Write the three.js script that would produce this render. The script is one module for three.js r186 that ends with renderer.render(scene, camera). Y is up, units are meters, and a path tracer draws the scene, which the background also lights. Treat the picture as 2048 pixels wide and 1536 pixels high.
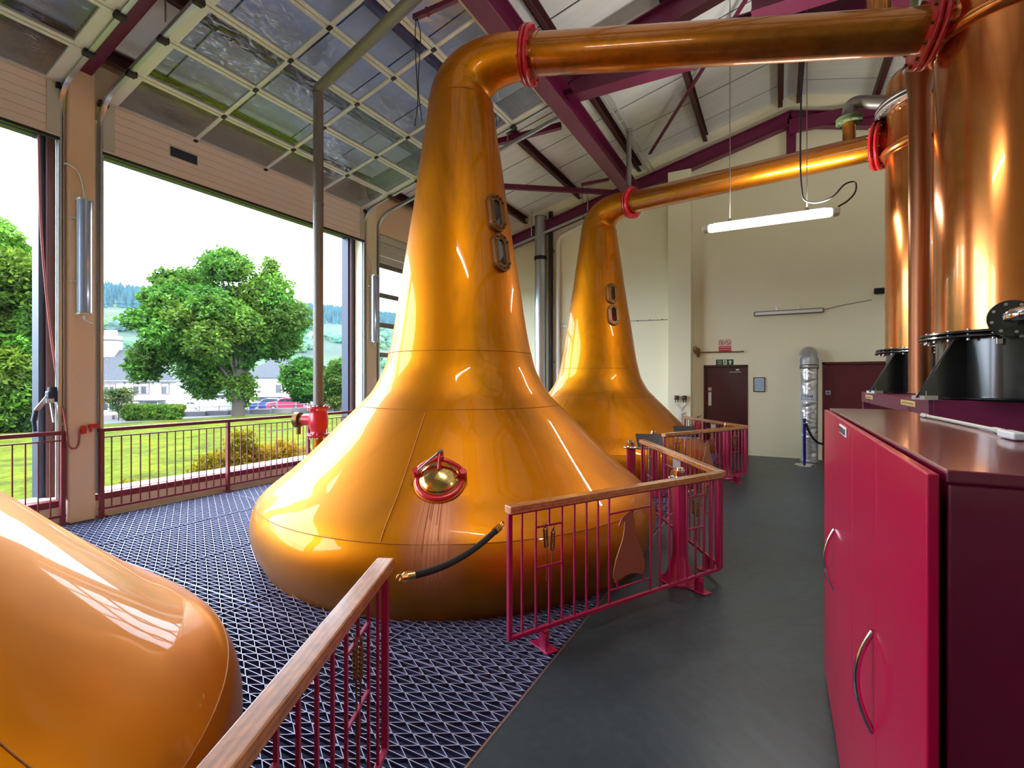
import * as THREE from 'three';
import { mergeGeometries, toCreasedNormals } from 'three/addons/utils/BufferGeometryUtils.js';
import { RoundedBoxGeometry } from 'three/addons/geometries/RoundedBoxGeometry.js';
import { RectAreaLightUniformsLib } from 'three/addons/lights/RectAreaLightUniformsLib.js';
import { ImprovedNoise } from 'three/addons/math/ImprovedNoise.js';

// ------------------------------------------------------------------ camera, sky, sun, exposure
// World: x = across the hall (window wall at -7.4), y = up, z = -(depth along the hall).
const scene = new THREE.Scene();
const FOCAL = 990;
const camera = new THREE.PerspectiveCamera(2 * Math.atan(768 / FOCAL) * 180 / Math.PI, 2048 / 1536, 0.05, 4000);
camera.position.set(0, 1.68, 0);
camera.rotation.set(0, Math.atan(533 / 990), 0);
camera.setViewOffset(2048, 1536, 0, 6, 2048, 1536);
camera.updateProjectionMatrix();
const renderer = new THREE.WebGLRenderer({ antialias: true });
renderer.toneMapping = THREE.LinearToneMapping;
renderer.toneMappingExposure = 7.2;
renderer.shadowMap.enabled = true;
scene.background = new THREE.Color(1.36, 1.56, 1.86);            // even bright overcast
scene.environment = null;
scene.fog = new THREE.FogExp2(new THREE.Color(.26, .62, 1.0), .00004);    // thin valley haze: it only tells on the far hill
const sun = new THREE.DirectionalLight(0xfff0d8, 1.2);
sun.position.set(42, 66, 50); sun.target.position.set(0, 0, 0);
sun.castShadow = true; sun.shadow.radius = 14;
Object.assign(sun.shadow.camera, { left: -120, right: 120, top: 120, bottom: -120, near: 1, far: 400 });
scene.add(sun, sun.target);
RectAreaLightUniformsLib.init();
const LAMP = { nits: 11, up: 20, glow: .8 };

// ------------------------------------------------------------------ helpers
let seed = 7;
const rnd = () => { seed = (seed * 1664525 + 1013904223) >>> 0; return seed / 4294967296; };
const rr = (a, b) => a + (b - a) * rnd();
const noise = new ImprovedNoise();
const V = (x, y, z) => new THREE.Vector3(x, y, z);
const P = (e, h, n) => V(e, h, -n);
const R = (d) => d * Math.PI / 180;
const used = {};
const numbered = (n) => { const k = used[n] = (used[n] ?? -1) + 1; return k ? n + '_' + String(k).padStart(3, '0') : n; };
const shadows = (m) => { m.castShadow = m.receiveShadow = true; return m; };
function clean(g) {                                                 // one common form so that pieces can be joined
  let q = g.index ? g.toNonIndexed() : g;
  for (const k of Object.keys(q.attributes)) if (!['position', 'normal', 'uv'].includes(k)) q.deleteAttribute(k);
  if (!q.attributes.normal) q.computeVertexNormals();
  if (!q.attributes.uv) q.setAttribute('uv', new THREE.BufferAttribute(new Float32Array(q.attributes.position.count * 2), 2));
  return q;
}
const merge = (a) => { const l = (Array.isArray(a) ? a.flat(9) : [a]); return l.length === 1 ? l[0] : mergeGeometries(l.map(clean)); };
function mesh(name, geo, mat, parent) {
  const m = shadows(new THREE.Mesh(merge(geo), mat));
  m.name = parent && parent !== scene ? name : numbered(name);
  (parent ?? scene).add(m); return m;
}
function tag(o, label, category, group, kind) {
  if (label) o.userData.label = label; if (category) o.userData.category = category;
  if (group) o.userData.group = group; if (kind) o.userData.kind = kind; return o;
}
function thing(name, label, category, p = V(0, 0, 0), turn = 0, group) {
  const o = new THREE.Group(); o.name = numbered(name); o.position.copy(p); o.rotation.y = turn; scene.add(o);
  return tag(o, label, category, group);
}
const struct = (name, geo, mat, parent) => { const m = mesh(name, geo, mat, parent); if (!parent || parent === scene) m.userData.kind = 'structure'; return m; };
function structGroup(name) { const o = new THREE.Group(); o.name = numbered(name); o.userData.kind = 'structure'; scene.add(o); return o; }
function copy(o, label, p, turn) { const c = o.clone(); c.name = numbered(o.name.replace(/_\d\d\d$/, '')); scene.add(c); if (p) c.position.copy(p); if (turn !== undefined) c.rotation.y = turn; if (label) c.userData.label = label; return c; }
const box = (w, h, d, x = 0, y = 0, z = 0) => new THREE.BoxGeometry(w, h, d).translate(x, y, z);
const rbox = (w, h, d, x = 0, y = 0, z = 0, r = .008) => new RoundedBoxGeometry(w, h, d, 2, Math.min(r, w / 2.1, h / 2.1, d / 2.1)).translate(x, y, z);
const B = (e0, e1, h0, h1, n0, n1) => box(e1 - e0, h1 - h0, n1 - n0, (e0 + e1) / 2, (h0 + h1) / 2, -(n0 + n1) / 2);   // box from hall coordinates
const RB = (e0, e1, h0, h1, n0, n1, r = .01) => rbox(e1 - e0, h1 - h0, n1 - n0, (e0 + e1) / 2, (h0 + h1) / 2, -(n0 + n1) / 2, r);
const cyl = (r0, r1, h, x = 0, y = 0, z = 0, s = 24) => new THREE.CylinderGeometry(r0, r1, h, s).translate(x, y, z);
function along(g, a, b) {                                           // a shape built on +y from 0 to 1 metre-length put between two points
  const d = b.clone().sub(a), q = new THREE.Quaternion().setFromUnitVectors(V(0, 1, 0), d.clone().normalize());
  return g.applyMatrix4(new THREE.Matrix4().compose(a.clone().add(b).multiplyScalar(.5), q, V(1, 1, 1)));
}
const rod = (a, b, r, s = 10, r2 = r) => along(new THREE.CylinderGeometry(r2, r, a.distanceTo(b), s), a, b);
function bar(a, b, w, t) {                                          // rectangular bar: w sideways, t in the vertical plane
  const d = b.clone().sub(a), L = d.length(), y = d.normalize();
  let z = V(0, 1, 0).addScaledVector(y, -y.y); if (z.lengthSq() < 1e-6) z = V(0, 0, 1); z.normalize();
  const x = y.clone().cross(z);
  return box(w, L, t).applyMatrix4(new THREE.Matrix4().makeBasis(x, y, z).setPosition(a.clone().add(b).multiplyScalar(.5)));
}
const tube = (pts, r, seg = 40, rad = 8, closed = false, tension = .5) => new THREE.TubeGeometry(new THREE.CatmullRomCurve3(pts, closed, 'catmullrom', tension), seg, r, rad, closed);
function pipe(pts, r, bend = .15, rad = 14) {                       // straight runs joined by round elbows
  const path = new THREE.CurvePath(); let from = pts[0];
  for (let i = 1; i < pts.length; i++) {
    if (i === pts.length - 1) { path.add(new THREE.LineCurve3(from, pts[i])); break; }
    const d0 = pts[i].clone().sub(pts[i - 1]).normalize(), d1 = pts[i + 1].clone().sub(pts[i]).normalize();
    const a = pts[i].clone().addScaledVector(d0, -bend), b = pts[i].clone().addScaledVector(d1, bend);
    path.add(new THREE.LineCurve3(from, a)); path.add(new THREE.QuadraticBezierCurve3(a, pts[i], b)); from = b;
  }
  return new THREE.TubeGeometry(path, 24 * (pts.length - 1), r, rad, false);
}
const lathe = (pts, seg = 64) => new THREE.LatheGeometry(pts.map(([r, y]) => new THREE.Vector2(r, y)), seg);
function prism(pts, d, bevel = 0) {                                 // outline in x/y, thickness d centred on z = 0
  const s = new THREE.Shape(pts.map(([x, y]) => new THREE.Vector2(x, y)));
  return new THREE.ExtrudeGeometry(s, { depth: d - 2 * bevel, bevelEnabled: bevel > 0, bevelThickness: bevel, bevelSize: bevel, bevelSegments: 2 }).translate(0, 0, -d / 2 + bevel);
}
const flatRing = (R0, R1, t, seg = 40) => lathe([[R0, -t / 2], [R1, -t / 2], [R1, t / 2], [R0, t / 2], [R0, -t / 2]], seg);
const toCreased = (g, a = .6) => toCreasedNormals(g.index ? g.toNonIndexed() : g, a);
const hex = (r, t) => new THREE.CylinderGeometry(r, r, t, 6);

// ------------------------------------------------------------------ computed textures
function tex(n, f, repeat = 1, srgb = true) {
  const d = new Uint8Array(n * n * 4);
  for (let y = 0; y < n; y++) for (let x = 0; x < n; x++) { const c = f(x / n, y / n), i = (y * n + x) * 4; for (let k = 0; k < 3; k++) d[i + k] = Math.max(0, Math.min(255, (c.length ? c[k] : c) * 255)); d[i + 3] = 255; }
  const t = new THREE.DataTexture(d, n, n); t.wrapS = t.wrapT = THREE.RepeatWrapping; t.magFilter = THREE.LinearFilter; t.minFilter = THREE.LinearMipmapLinearFilter; t.generateMipmaps = true;
  t.repeat.set(repeat, repeat); if (srgb) t.colorSpace = THREE.SRGBColorSpace; t.needsUpdate = true; return t;
}
function fbm(u, v, f, o = 4, z = 0) {                               // tiles over one unit
  let s = 0, a = .5;
  for (let i = 0; i < o; i++) { const A = 2 * Math.PI; const k = f * 2 ** i / 6.28; s += a * noise.noise(Math.cos(A * u) * k + 9 * i + z, Math.sin(A * u) * k + Math.cos(A * v) * k, Math.sin(A * v) * k + z); a *= .5; }
  return s;
}
function canvasTex(w, h, draw) {
  const c = document.createElement('canvas'); c.width = w; c.height = h; draw(c.getContext('2d'), w, h);
  const t = new THREE.CanvasTexture(c); t.colorSpace = THREE.SRGBColorSpace; return t;
}
const T = {
  bump: tex(256, (u, v) => .5 + .8 * fbm(u, v, 14, 4), 1, false),
  wave: tex(256, (u, v) => .5 + .9 * fbm(u, v, 5, 2), 1, false),
  copper: tex(512, (u, v) => { const a = fbm(u, v, 5, 4, 3), b = fbm(u, v, 22, 3, 8), s = 1 + .28 * a + .10 * b; return [.98 * s, .98 * s * (1 - .12 * a), .95 * s * (1 - .3 * a)]; }),
  rough: tex(256, (u, v) => .62 + .45 * fbm(u, v, 9, 4, 5), 1, false),
  wood: tex(512, (u, v) => { const g = fbm(u, v * .2, 30, 3, 2), k = Math.sin(46 * (v + .10 * fbm(u, v, 3, 2, 6))) * .08; const s = .92 + .3 * g + k; return [.80 * s, .52 * s, .29 * s]; }),
  floor: tex(512, (u, v) => { const s = 1 + .25 * fbm(u, v, 6, 4, 1) + .25 * fbm(u, v, 60, 2, 4); return [.60 * s, .64 * s, .64 * s]; }),
  grass: tex(512, (u, v) => { const a = fbm(u, v, 7, 4, 2), b = fbm(u, v, 70, 2, 7), s = .82 + .5 * a + .45 * b; return [.70 * s, .86 * s, .28 * s]; }),
  slate: tex(512, (u, v) => { const s = .75 + .6 * fbm(u, v, 40, 3, 2) + (fbm(u, v, 60, 2, 9) > .22 ? .35 : 0); return [.17 * s, .20 * s, .235 * s]; }),
  lining: tex(256, (u, v) => { const s = .96 + .06 * fbm(u, v, 8, 3, 3); return [s, s, s]; }),
};
const withRepeat = (t, x, y = x) => { const c = t.clone(); c.repeat.set(x, y); c.needsUpdate = true; return c; };

// ------------------------------------------------------------------ materials
const std = (c, o = {}) => { const { rough = .6, metal = 0, ...k } = o; return new THREE.MeshPhysicalMaterial({ color: c, roughness: rough, metalness: metal, ...k }); };
const lin = (r, g, b) => new THREE.Color().setRGB(r, g, b);
const M = {
  copper: std(lin(.66, .225, .003), { rough: .50, metal: .97, map: withRepeat(T.copper, 2, 1), roughnessMap: null, clearcoat: .42, clearcoatRoughness: .03, bumpMap: withRepeat(T.bump, 3, 2), bumpScale: .0012 }),
  copperPipe: std(lin(.46, .15, .006), { rough: .42, metal: .9, map: withRepeat(T.copper, 1, 3), clearcoat: 1, clearcoatRoughness: .04 }),
  copperRaw: std(lin(.80, .275, .078), { rough: .21, metal: .92, map: withRepeat(T.copper, 1, 1), clearcoat: .5, clearcoatRoughness: .04 }),
  seam: std(lin(.40, .15, .02), { rough: .6, metal: .6 }),
  brass: std(lin(.80, .55, .18), { rough: .16, metal: 1 }),
  brassDull: std(lin(.26, .14, .055), { rough: .42, metal: .85 }),
  red: std(lin(.62, .012, .03), { rough: .28, clearcoat: .6, clearcoatRoughness: .15 }),
  maroon: std(lin(.30, .010, .060), { rough: .32, clearcoat: .5, clearcoatRoughness: .2 }),
  railRed: std(lin(.42, .010, .085), { rough: .3, clearcoat: .5, clearcoatRoughness: .2 }),
  railDull: std(lin(.22, .030, .045), { rough: .4 }),
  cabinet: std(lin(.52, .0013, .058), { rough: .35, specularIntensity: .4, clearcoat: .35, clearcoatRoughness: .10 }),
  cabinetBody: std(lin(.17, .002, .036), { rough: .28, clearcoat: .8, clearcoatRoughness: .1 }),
  steelMaroon: std(lin(.145, .006, .05), { rough: .42, clearcoat: .2, clearcoatRoughness: .3 }),
  purlin: std(lin(.075, .018, .022), { rough: .55 }),
  cream: std(lin(.86, .82, .60), { rough: .85, bumpMap: withRepeat(T.bump, 4), bumpScale: .001 }),
  creamTan: std(lin(.88, .69, .48), { rough: .85, bumpMap: withRepeat(T.bump, 2), bumpScale: .001 }),
  panelTan: std(lin(.86, .80, .72), { rough: .6 }),
  white: std(lin(.80, .80, .76), { rough: .5 }),
  lining: std(lin(.86, .89, .87), { rough: .8, map: T.lining }),
  joint: std(lin(.03, .04, .035), { rough: .8 }),
  dark: std(lin(.012, .012, .016), { rough: .5 }),
  blackGloss: std(lin(.010, .012, .016), { rough: .22, clearcoat: .7, clearcoatRoughness: .12 }),
  navy: std(lin(.02, .03, .07), { rough: .45 }),
  steel: std(lin(.55, .57, .60), { rough: .32, metal: 1 }),
  chrome: std(lin(.80, .80, .82), { rough: .09, metal: 1 }),
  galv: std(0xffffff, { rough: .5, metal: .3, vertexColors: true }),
  greyPipe: std(lin(.22, .20, .185), { rough: .45, metal: .5 }),
  alu: std(lin(.66, .68, .60), { rough: .42, metal: .35 }),
  aluTrack: std(lin(.50, .54, .56), { rough: .35, metal: .8 }),
  floor: std(lin(.070, .118, .150), { rough: .46, map: T.floor, clearcoat: .16, clearcoatRoughness: .24 }),
  pit: std(lin(.020, .024, .060), { rough: .8 }),
  glass: new THREE.MeshPhysicalMaterial({ color: lin(.80, .86, .98), transmission: 1, thickness: 0, roughness: .02, ior: 1.58, bumpMap: withRepeat(T.wave, 1.3), bumpScale: .010 }),
  clear: new THREE.MeshPhysicalMaterial({ color: lin(.96, .98, .98), transmission: 1, thickness: 0, roughness: .01, ior: 1.5 }),
  sight: std(lin(.008, .016, .020), { rough: .04, clearcoat: 1, clearcoatRoughness: .02 }),
  wood: std(0xffffff, { rough: .38, map: withRepeat(T.wood, 1, 1), clearcoat: 1, clearcoatRoughness: .18 }),
  doorWood: std(lin(.060, .010, .014), { rough: .4, clearcoat: .3 }),
  doorRed: std(lin(.11, .006, .014), { rough: .45 }),
  rope: std(lin(.012, .012, .013), { rough: .85 }),
  paper: std(lin(.72, .72, .70), { rough: .7 }),
  green: std(lin(.13, .19, .09), { rough: .6, metal: .3 }),
  hose: std(lin(.34, .07, .06), { rough: .5 }),
  lampGlow: new THREE.MeshStandardMaterial({ color: 0xffffff, emissive: 0xfff6f2, emissiveIntensity: LAMP.glow, roughness: .4 }),
  plastic: std(lin(.74, .76, .78), { rough: .3 }),
  foil: std(lin(.70, .74, .82), { rough: .28, metal: .8, bumpMap: withRepeat(T.wave, 1, 4), bumpScale: .02 }),
};

// ------------------------------------------------------------------ sizes of the hall
const N0 = -7.2, NB = 12.4, EW = -7.4, ER = 7.85, RIDGE = .22, PITCH = .258, EDGE = -1.19;
const lining = (e) => 7.93 - PITCH * Math.abs(e - RIDGE);           // underside of the roof panels
const purl = (e) => 7.75 - PITCH * Math.abs(e - RIDGE);             // underside of the purlins
const BAYS = [[-7.0, -2.34], [-2.06, 2.66], [2.94, 7.5], [7.79, 12.1]];
const PIERS = [[-7.2, -7.0], [-2.34, -2.06], [2.66, 2.94], [7.5, 7.79], [12.1, 12.4]];

function metres(g, k) { const p = g.attributes.position, uv = g.attributes.uv; for (let i = 0; i < p.count; i++) uv.setXY(i, p.getX(i) * k, p.getZ(i) * k); return g; }
// ------------------------------------------------------------------ floor, pit, walls
struct('floor', metres(B(EDGE, ER, -.25, 0, N0, NB), .3), M.floor);
struct('trim_1', B(EDGE - .012, EDGE, -.06, .002, N0, NB), M.steel);
struct('floor_pit', [B(EW, EDGE, -2.6, -2.5, N0, NB), B(EDGE, EDGE + .1, -2.6, -.25, N0, NB), B(EW - .45, EW - .02, -2.6, -.5, N0, NB), B(EW, EDGE, -2.6, -.3, NB, NB + .1), B(EW, EDGE, -2.6, -.04, N0 - .1, N0)], M.pit);
{ // support beams that carry the grating
  const g = []; for (const e of [-6.15, -4.85, -3.54, -2.23]) if (e < -5 ) g.push(B(e - .04, e + .04, -.22, -.035, N0, NB));
  struct('beam_grating', g, M.pit);
}
function gable(n0, n1, holes = []) {
  const s = new THREE.Shape([V(EW - .5, -.3, 0), V(ER + .2, -.3, 0), V(ER + .2, lining(ER) + .2, 0), V(RIDGE, 8.2, 0), V(EW - .5, lining(EW) + .2, 0)].map((p) => new THREE.Vector2(p.x, p.y)));
  for (const [a, b, c, d] of holes) s.holes.push(new THREE.Path([[a, c], [b, c], [b, d], [a, d]].map(([x, y]) => new THREE.Vector2(x, y))));
  return new THREE.ExtrudeGeometry(s, { depth: n1 - n0, bevelEnabled: false }).translate(0, 0, -n1);
}
struct('wall_back', gable(NB, NB + .25, [[-1.55, -.61, -.01, 2.05], [.82, 2.55, -.01, 2.08]]), M.cream);
struct('wall_front', gable(N0 - .25, N0), M.cream);
struct('wall_right', B(ER, ER + .2, -.3, 6.2, N0, NB), M.cream);
struct('pillar_back', RB(-2.31, -1.79, 0, 6.62, 12.08, 12.4), M.cream);
// window wall: piers, header, low kerb
PIERS.forEach(([a, b], i) => {
  struct('pillar', [RB(-7.76, EW, -.5, 5.45, a, b, .03)], i === 3 ? M.cream : M.creamTan);
  struct('pillar_backing', [B(-7.98, -7.76, -.6, 5.6, a - .03, b + .03)], M.navy);
});
struct('wall_left', [B(-8.02, -7.78, 4.95, 5.95, N0, NB), B(-7.8, -7.70, 5.02, 5.72, N0, NB)], M.creamTan);
BAYS.forEach(([a, b]) => {
  const k = structGroup('wall_kerb');
  mesh('kerb', B(-7.86, -7.52, -.6, .25, a, b), M.cream, k);
  mesh('sill', B(-7.92, -7.60, .25, .272, a, b), M.cream, k);
  mesh('cap_strip', RB(-7.60, -7.50, .185, .265, a, b), M.railDull, k);
});
// door frames on the outside of each opening
BAYS.slice(0, 4).forEach(([a, b]) => struct('trim_opening', [B(-7.98, -7.80, .25, 4.95, a, a + .05), B(-7.98, -7.80, .25, 4.95, b - .13, b), B(-7.94, -7.80, 4.62, 4.98, a, b)], M.navy));
[[2.62, 2.66], [7.43, 7.46]].forEach(([a, b]) => struct('trim_channel', B(-7.80, -7.74, .25, 4.9, a - .03, b), M.purlin));

// ------------------------------------------------------------------ grating floor: straight bars with zigzag bars between, in panels
{
  const root = structGroup('floor_grating');
  const wells = [[-3.05, 4.49, 1.895], [-3.05, 9.19, 1.84], [-3.05, -.30, 1.78], [-5.3, 4.5, .1]];
  const free = (e, n) => wells.every(([a, b, r]) => Math.hypot(e - a, n - b) > r);
  const pitch = .045, half = .081, D = .021, top = -.002;
  const es = [EDGE - .014, -2.23, -3.54, -4.85, -6.15, EW + .02], ns = [-2.2, .2, 2.35, 4.5, 6.65, 8.8, 10.95, NB];
  const col = [];
  function ribbon(pos, nor, x0, z0, x1, z1, w) {                     // an upright flat bar: top and both sides
    const dx = x1 - x0, dz = z1 - z0, L = Math.hypot(dx, dz), ux = -dz / L * w / 2, uz = dx / L * w / 2, b = top - D;
    const q = (a, c, d, f, n) => { pos.push(...a, ...c, ...d, ...a, ...d, ...f); for (let i = 0; i < 6; i++) { nor.push(...n); if (n[1]) col.push(.46, .49, .70); else col.push(.085, .095, .20); } };   // lit tops and shaded navy sides put into the vertex colour
    q([x0 + ux, top, z0 + uz], [x1 + ux, top, z1 + uz], [x1 - ux, top, z1 - uz], [x0 - ux, top, z0 - uz], [0, 1, 0]);
    q([x0 + ux, b, z0 + uz], [x1 + ux, b, z1 + uz], [x1 + ux, top, z1 + uz], [x0 + ux, top, z0 + uz], [ux * 2 / w, 0, uz * 2 / w]);
    q([x1 - ux, b, z1 - uz], [x0 - ux, b, z0 - uz], [x0 - ux, top, z0 - uz], [x1 - ux, top, z1 - uz], [-ux * 2 / w, 0, -uz * 2 / w]);
  }
  for (let i = 0; i + 1 < es.length; i++) for (let j = 0; j + 1 < ns.length; j++) {
    const e1 = es[i] - .004, e0 = es[i + 1] + .004, n0 = ns[j] + .004, n1 = ns[j + 1] - .004, pos = [], nor = []; col.length = 0;
    for (const e of [e0]) for (let n = n0; n < n1; n += .1) if (free(e, n) && free(e, Math.min(n1, n + .1))) ribbon(pos, nor, e, -n, e, -Math.min(n1, n + .1), .005);
    const rows = Math.round((n1 - n0) / pitch);
    for (let r = 0; r <= rows; r++) {
      const n = n0 + (n1 - n0) * r / rows;
      let start = null;                                             // straight bar, cut round the wells
      for (let e = e0; e <= e1 + 1e-6; e += .03) { const f = free(e, n); if (f && start === null) start = e; if ((!f || e + .03 > e1) && start !== null) { const to = f ? e1 : e; if (to - start > .02) ribbon(pos, nor, start, -n, to, -n, .0042); start = null; } }
      if (r === rows) continue;
      const n2 = n0 + (n1 - n0) * (r + 1) / rows;
      // the zigzags are in step, so that their falling legs run on from row to row
      const shift = -r * half; const k0 = Math.ceil((e0 - shift) / half), k1 = Math.floor((e1 - shift) / half);
      for (let k = k0; k < k1; k++) {
        const ea = shift + k * half, eb = ea + half, up = ((k % 2) + 2) % 2 === 0;
        // short flat where the zigzag is riveted to the bars
        const a = up ? n : n2, b = up ? n2 : n; if (!free(ea, a) || !free(eb, b)) continue;
        ribbon(pos, nor, ea + .008, -a - (up ? .002 : -.002), eb - .008, -b + (up ? .002 : -.002), .0040);
      }
    }
    const g = new THREE.BufferGeometry();
    g.setAttribute('position', new THREE.Float32BufferAttribute(pos, 3)); g.setAttribute('normal', new THREE.Float32BufferAttribute(nor, 3));
    g.setAttribute('uv', new THREE.Float32BufferAttribute(new Float32Array(pos.length / 3 * 2), 2));
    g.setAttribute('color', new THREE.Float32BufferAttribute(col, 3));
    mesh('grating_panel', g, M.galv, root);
  }
}

// ------------------------------------------------------------------ roof: lining panels, purlins, rafters, braces
{
  const root = structGroup('ceiling'); const th = Math.atan(PITCH);
  for (const side of [-1, 1]) {
    const len = side < 0 ? (RIDGE + 8.1) / Math.cos(th) : (ER + .2 - RIDGE) / Math.cos(th);
    for (let n = N0; n < NB; n += 1.0) {
      const w = Math.min(1.0, NB - n) - .03;
      const m = mesh('roof_panel', box(len, .06, w).translate(side * len / 2, .03, 0), M.lining, root);
      m.position.set(RIDGE, 7.93, -(n + w / 2 + .015)); m.rotation.z = side < 0 ? th : -th;
      const j = mesh('joint', box(len, .05, .03).translate(side * len / 2, .033, 0), M.joint, root); j.position.set(RIDGE, 7.93, -n); j.rotation.z = m.rotation.z;
    }
    const b = mesh('roof_backing', box(len, .12, NB - N0 + .4).translate(side * len / 2, .135, 0), M.dark, root);
    b.position.set(RIDGE, 7.93, -(N0 + NB) / 2); b.rotation.z = side < 0 ? th : -th;
  }
  mesh('ridge_strip', B(RIDGE - .14, RIDGE + .14, 7.875, 7.93, N0, NB), M.lining, root);
  const zee = (e) => { const h = purl(e); return [B(e - .045, e + .045, h, h + .015, N0, NB), B(e - .045, e - .03, h, lining(e - .04), N0, NB), B(e - .03, e + .06, lining(e) - .03, lining(e) - .012, N0, NB)]; };
  for (const e of [-7.55, -6.22, -4.63, -3.05, -1.51, .035, .39, 1.73, 3.3, 4.9, 6.5]) struct('purlin', zee(e), M.purlin);
  const ibeam = (d, w, L) => { const f = .022; return [box(L, f, w, 0, f / 2, 0), box(L, f, w, 0, d - f / 2, 0), box(L, d - 2 * f, .014, 0, d / 2, 0)]; };
  for (const [n, d, drop] of [[12.2, .31, .34], [7.62, .36, .36], [2.80, .36, .36], [-2.2, .36, .36]]) for (const s of [-1, 1]) {
    const L = 7.78 / Math.cos(th);
    const g = merge(ibeam(d, .19, L)).translate(s * L / 2, -d, 0).rotateZ(s < 0 ? th : -th).translate(RIDGE, 7.75 - (n > 12 ? .29 : 0), -n);
    struct('rafter', g, M.steelMaroon);
  }
  // deep cross ties of the second frame
  struct('beam_cross', merge(ibeam(.42, .26, 4.9)).translate(-.55, 6.26, -7.55), M.steelMaroon);
  struct('beam_cross', merge(ibeam(.50, .30, 4.4)).translate(1.9, 6.26, -6.95), M.steelMaroon);
  // longitudinal runway beam
  struct('beam_runway', merge(ibeam(.36, .26, 19)).rotateY(Math.PI / 2).translate(-3.07, 6.03, -2.6), M.steelMaroon);
  struct('post_gable', B(.15, .33, 6.3, 7.15, 12.25, 12.4), M.steelMaroon);
  struct('tie_apex', B(.2, 4.2, 6.98, 7.26, 12.1, 12.2), M.steelMaroon);
  const br = (a, b, r = .035) => { a.y = purl(a.x) - .03; b.y = purl(b.x) - .03; return bar(a, b, r * 2, .02); };
  struct('brace', br(P(-2.65, 0, 11.7), P(-.30, 0, 8.2)), M.steelMaroon);
  struct('brace', br(P(-.3, 0, 8.2), P(1.4, 0, 5.6)), M.steelMaroon);
  struct('brace', bar(P(-5.55, 5.98, 9.4), P(-3.5, 6.36, 12.1), .10, .10), M.steelMaroon);
  struct('brace', bar(P(-5.9, 5.75, 7.3), P(-3.5, 6.35, 8.4), .10, .10), M.steelMaroon);
}
// roof services that hang under the lining
{
  const t = thing('cable_tray', 'pale slim cable tray running under the roof panels beside the runway beam', 'cable tray');
  for (const de of [-.06, .06]) mesh('side_rail', bar(P(-2.72 + de, 6.80, 7.9), P(-2.72 + de, 6.80, 12.2), .02, .05), M.alu, t);
  for (let n = 8.1; n < 12.1; n += .5) mesh('rung', bar(P(-2.78, 6.79, n), P(-2.66, 6.79, n), .02, .02), M.alu, t);
}
[[4.62, 'maroon bracket arm near the camera with hanging wires above the big still neck'], [10.3, 'maroon bracket arm above the far still with a thin hanging wire']].forEach(([n, label]) => {
  const t = thing('bracket_arm', label, 'bracket', P(-3.19, 5.99, n));
  mesh('arm', bar(V(0, 0, 0), V(-.62, 0, 0), .05, .06), M.steelMaroon, t);
  mesh('clip', box(.03, .08, .06, -.42, 0, 0), M.steelMaroon, t);
  mesh('wire', tube([V(-.58, 0, 0), V(-.6, -.2, 0), V(-.57, -.6, .02), V(-.56, -1.0, 0), V(-.59, -1.3, .02)], .006, 24, 5), M.dark, t);
  if (n < 8) mesh('wire', tube([V(-.58, 0, 0), V(-.52, -.25, 0), V(-.57, -.8, -.02), V(-.50, -1.25, 0)], .006, 24, 5), M.dark, t);
});

// ------------------------------------------------------------------ overhead doors
function trackPath(out) {                                           // inner or outer outline of the track in e/h
  const th = Math.atan(PITCH), p = [], r = .42 + out, cx = -7.455 + .42, cy = 4.82;
  p.push([-7.455 - out, .28]);
  for (let i = 0; i <= 12; i++) { const a = Math.PI - i / 12 * (Math.PI / 2 - th); p.push([cx + r * Math.cos(a), cy + r * Math.sin(a)]); }
  const [x, y] = p[p.length - 1], L = 4.0; p.push([x + L * Math.cos(th), y + L * Math.sin(th)]); return p;
}
const trackGeo = (n, flip) => { const a = trackPath(.012), b = trackPath(-.045).reverse(); return [prism([...a, ...b], .012).translate(0, 0, -n), prism([...a, ...trackPath(.006).reverse()], .045).translate(0, 0, -n + flip * .02), prism([...trackPath(-.039), ...b], .045).translate(0, 0, -n + flip * .02)]; };
function tracks(t, a, b) {
  mesh('track', trackGeo(a + .04, -1), M.aluTrack, t); mesh('track', trackGeo(b - .04, 1), M.aluTrack, t);
  for (const n of [a + .03, b - .03]) {
    for (const e of [-5.9, -4.3]) mesh('hanger', bar(P(e, 5.20 + PITCH * (e + 7.4) + .02, n), P(e, lining(e) - .01, n), .03, .004), M.aluTrack, t);
    mesh('angle', B(-7.53, -7.47, .28, 4.85, n - .03, n + .03), M.white, t);
  }
}
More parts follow.
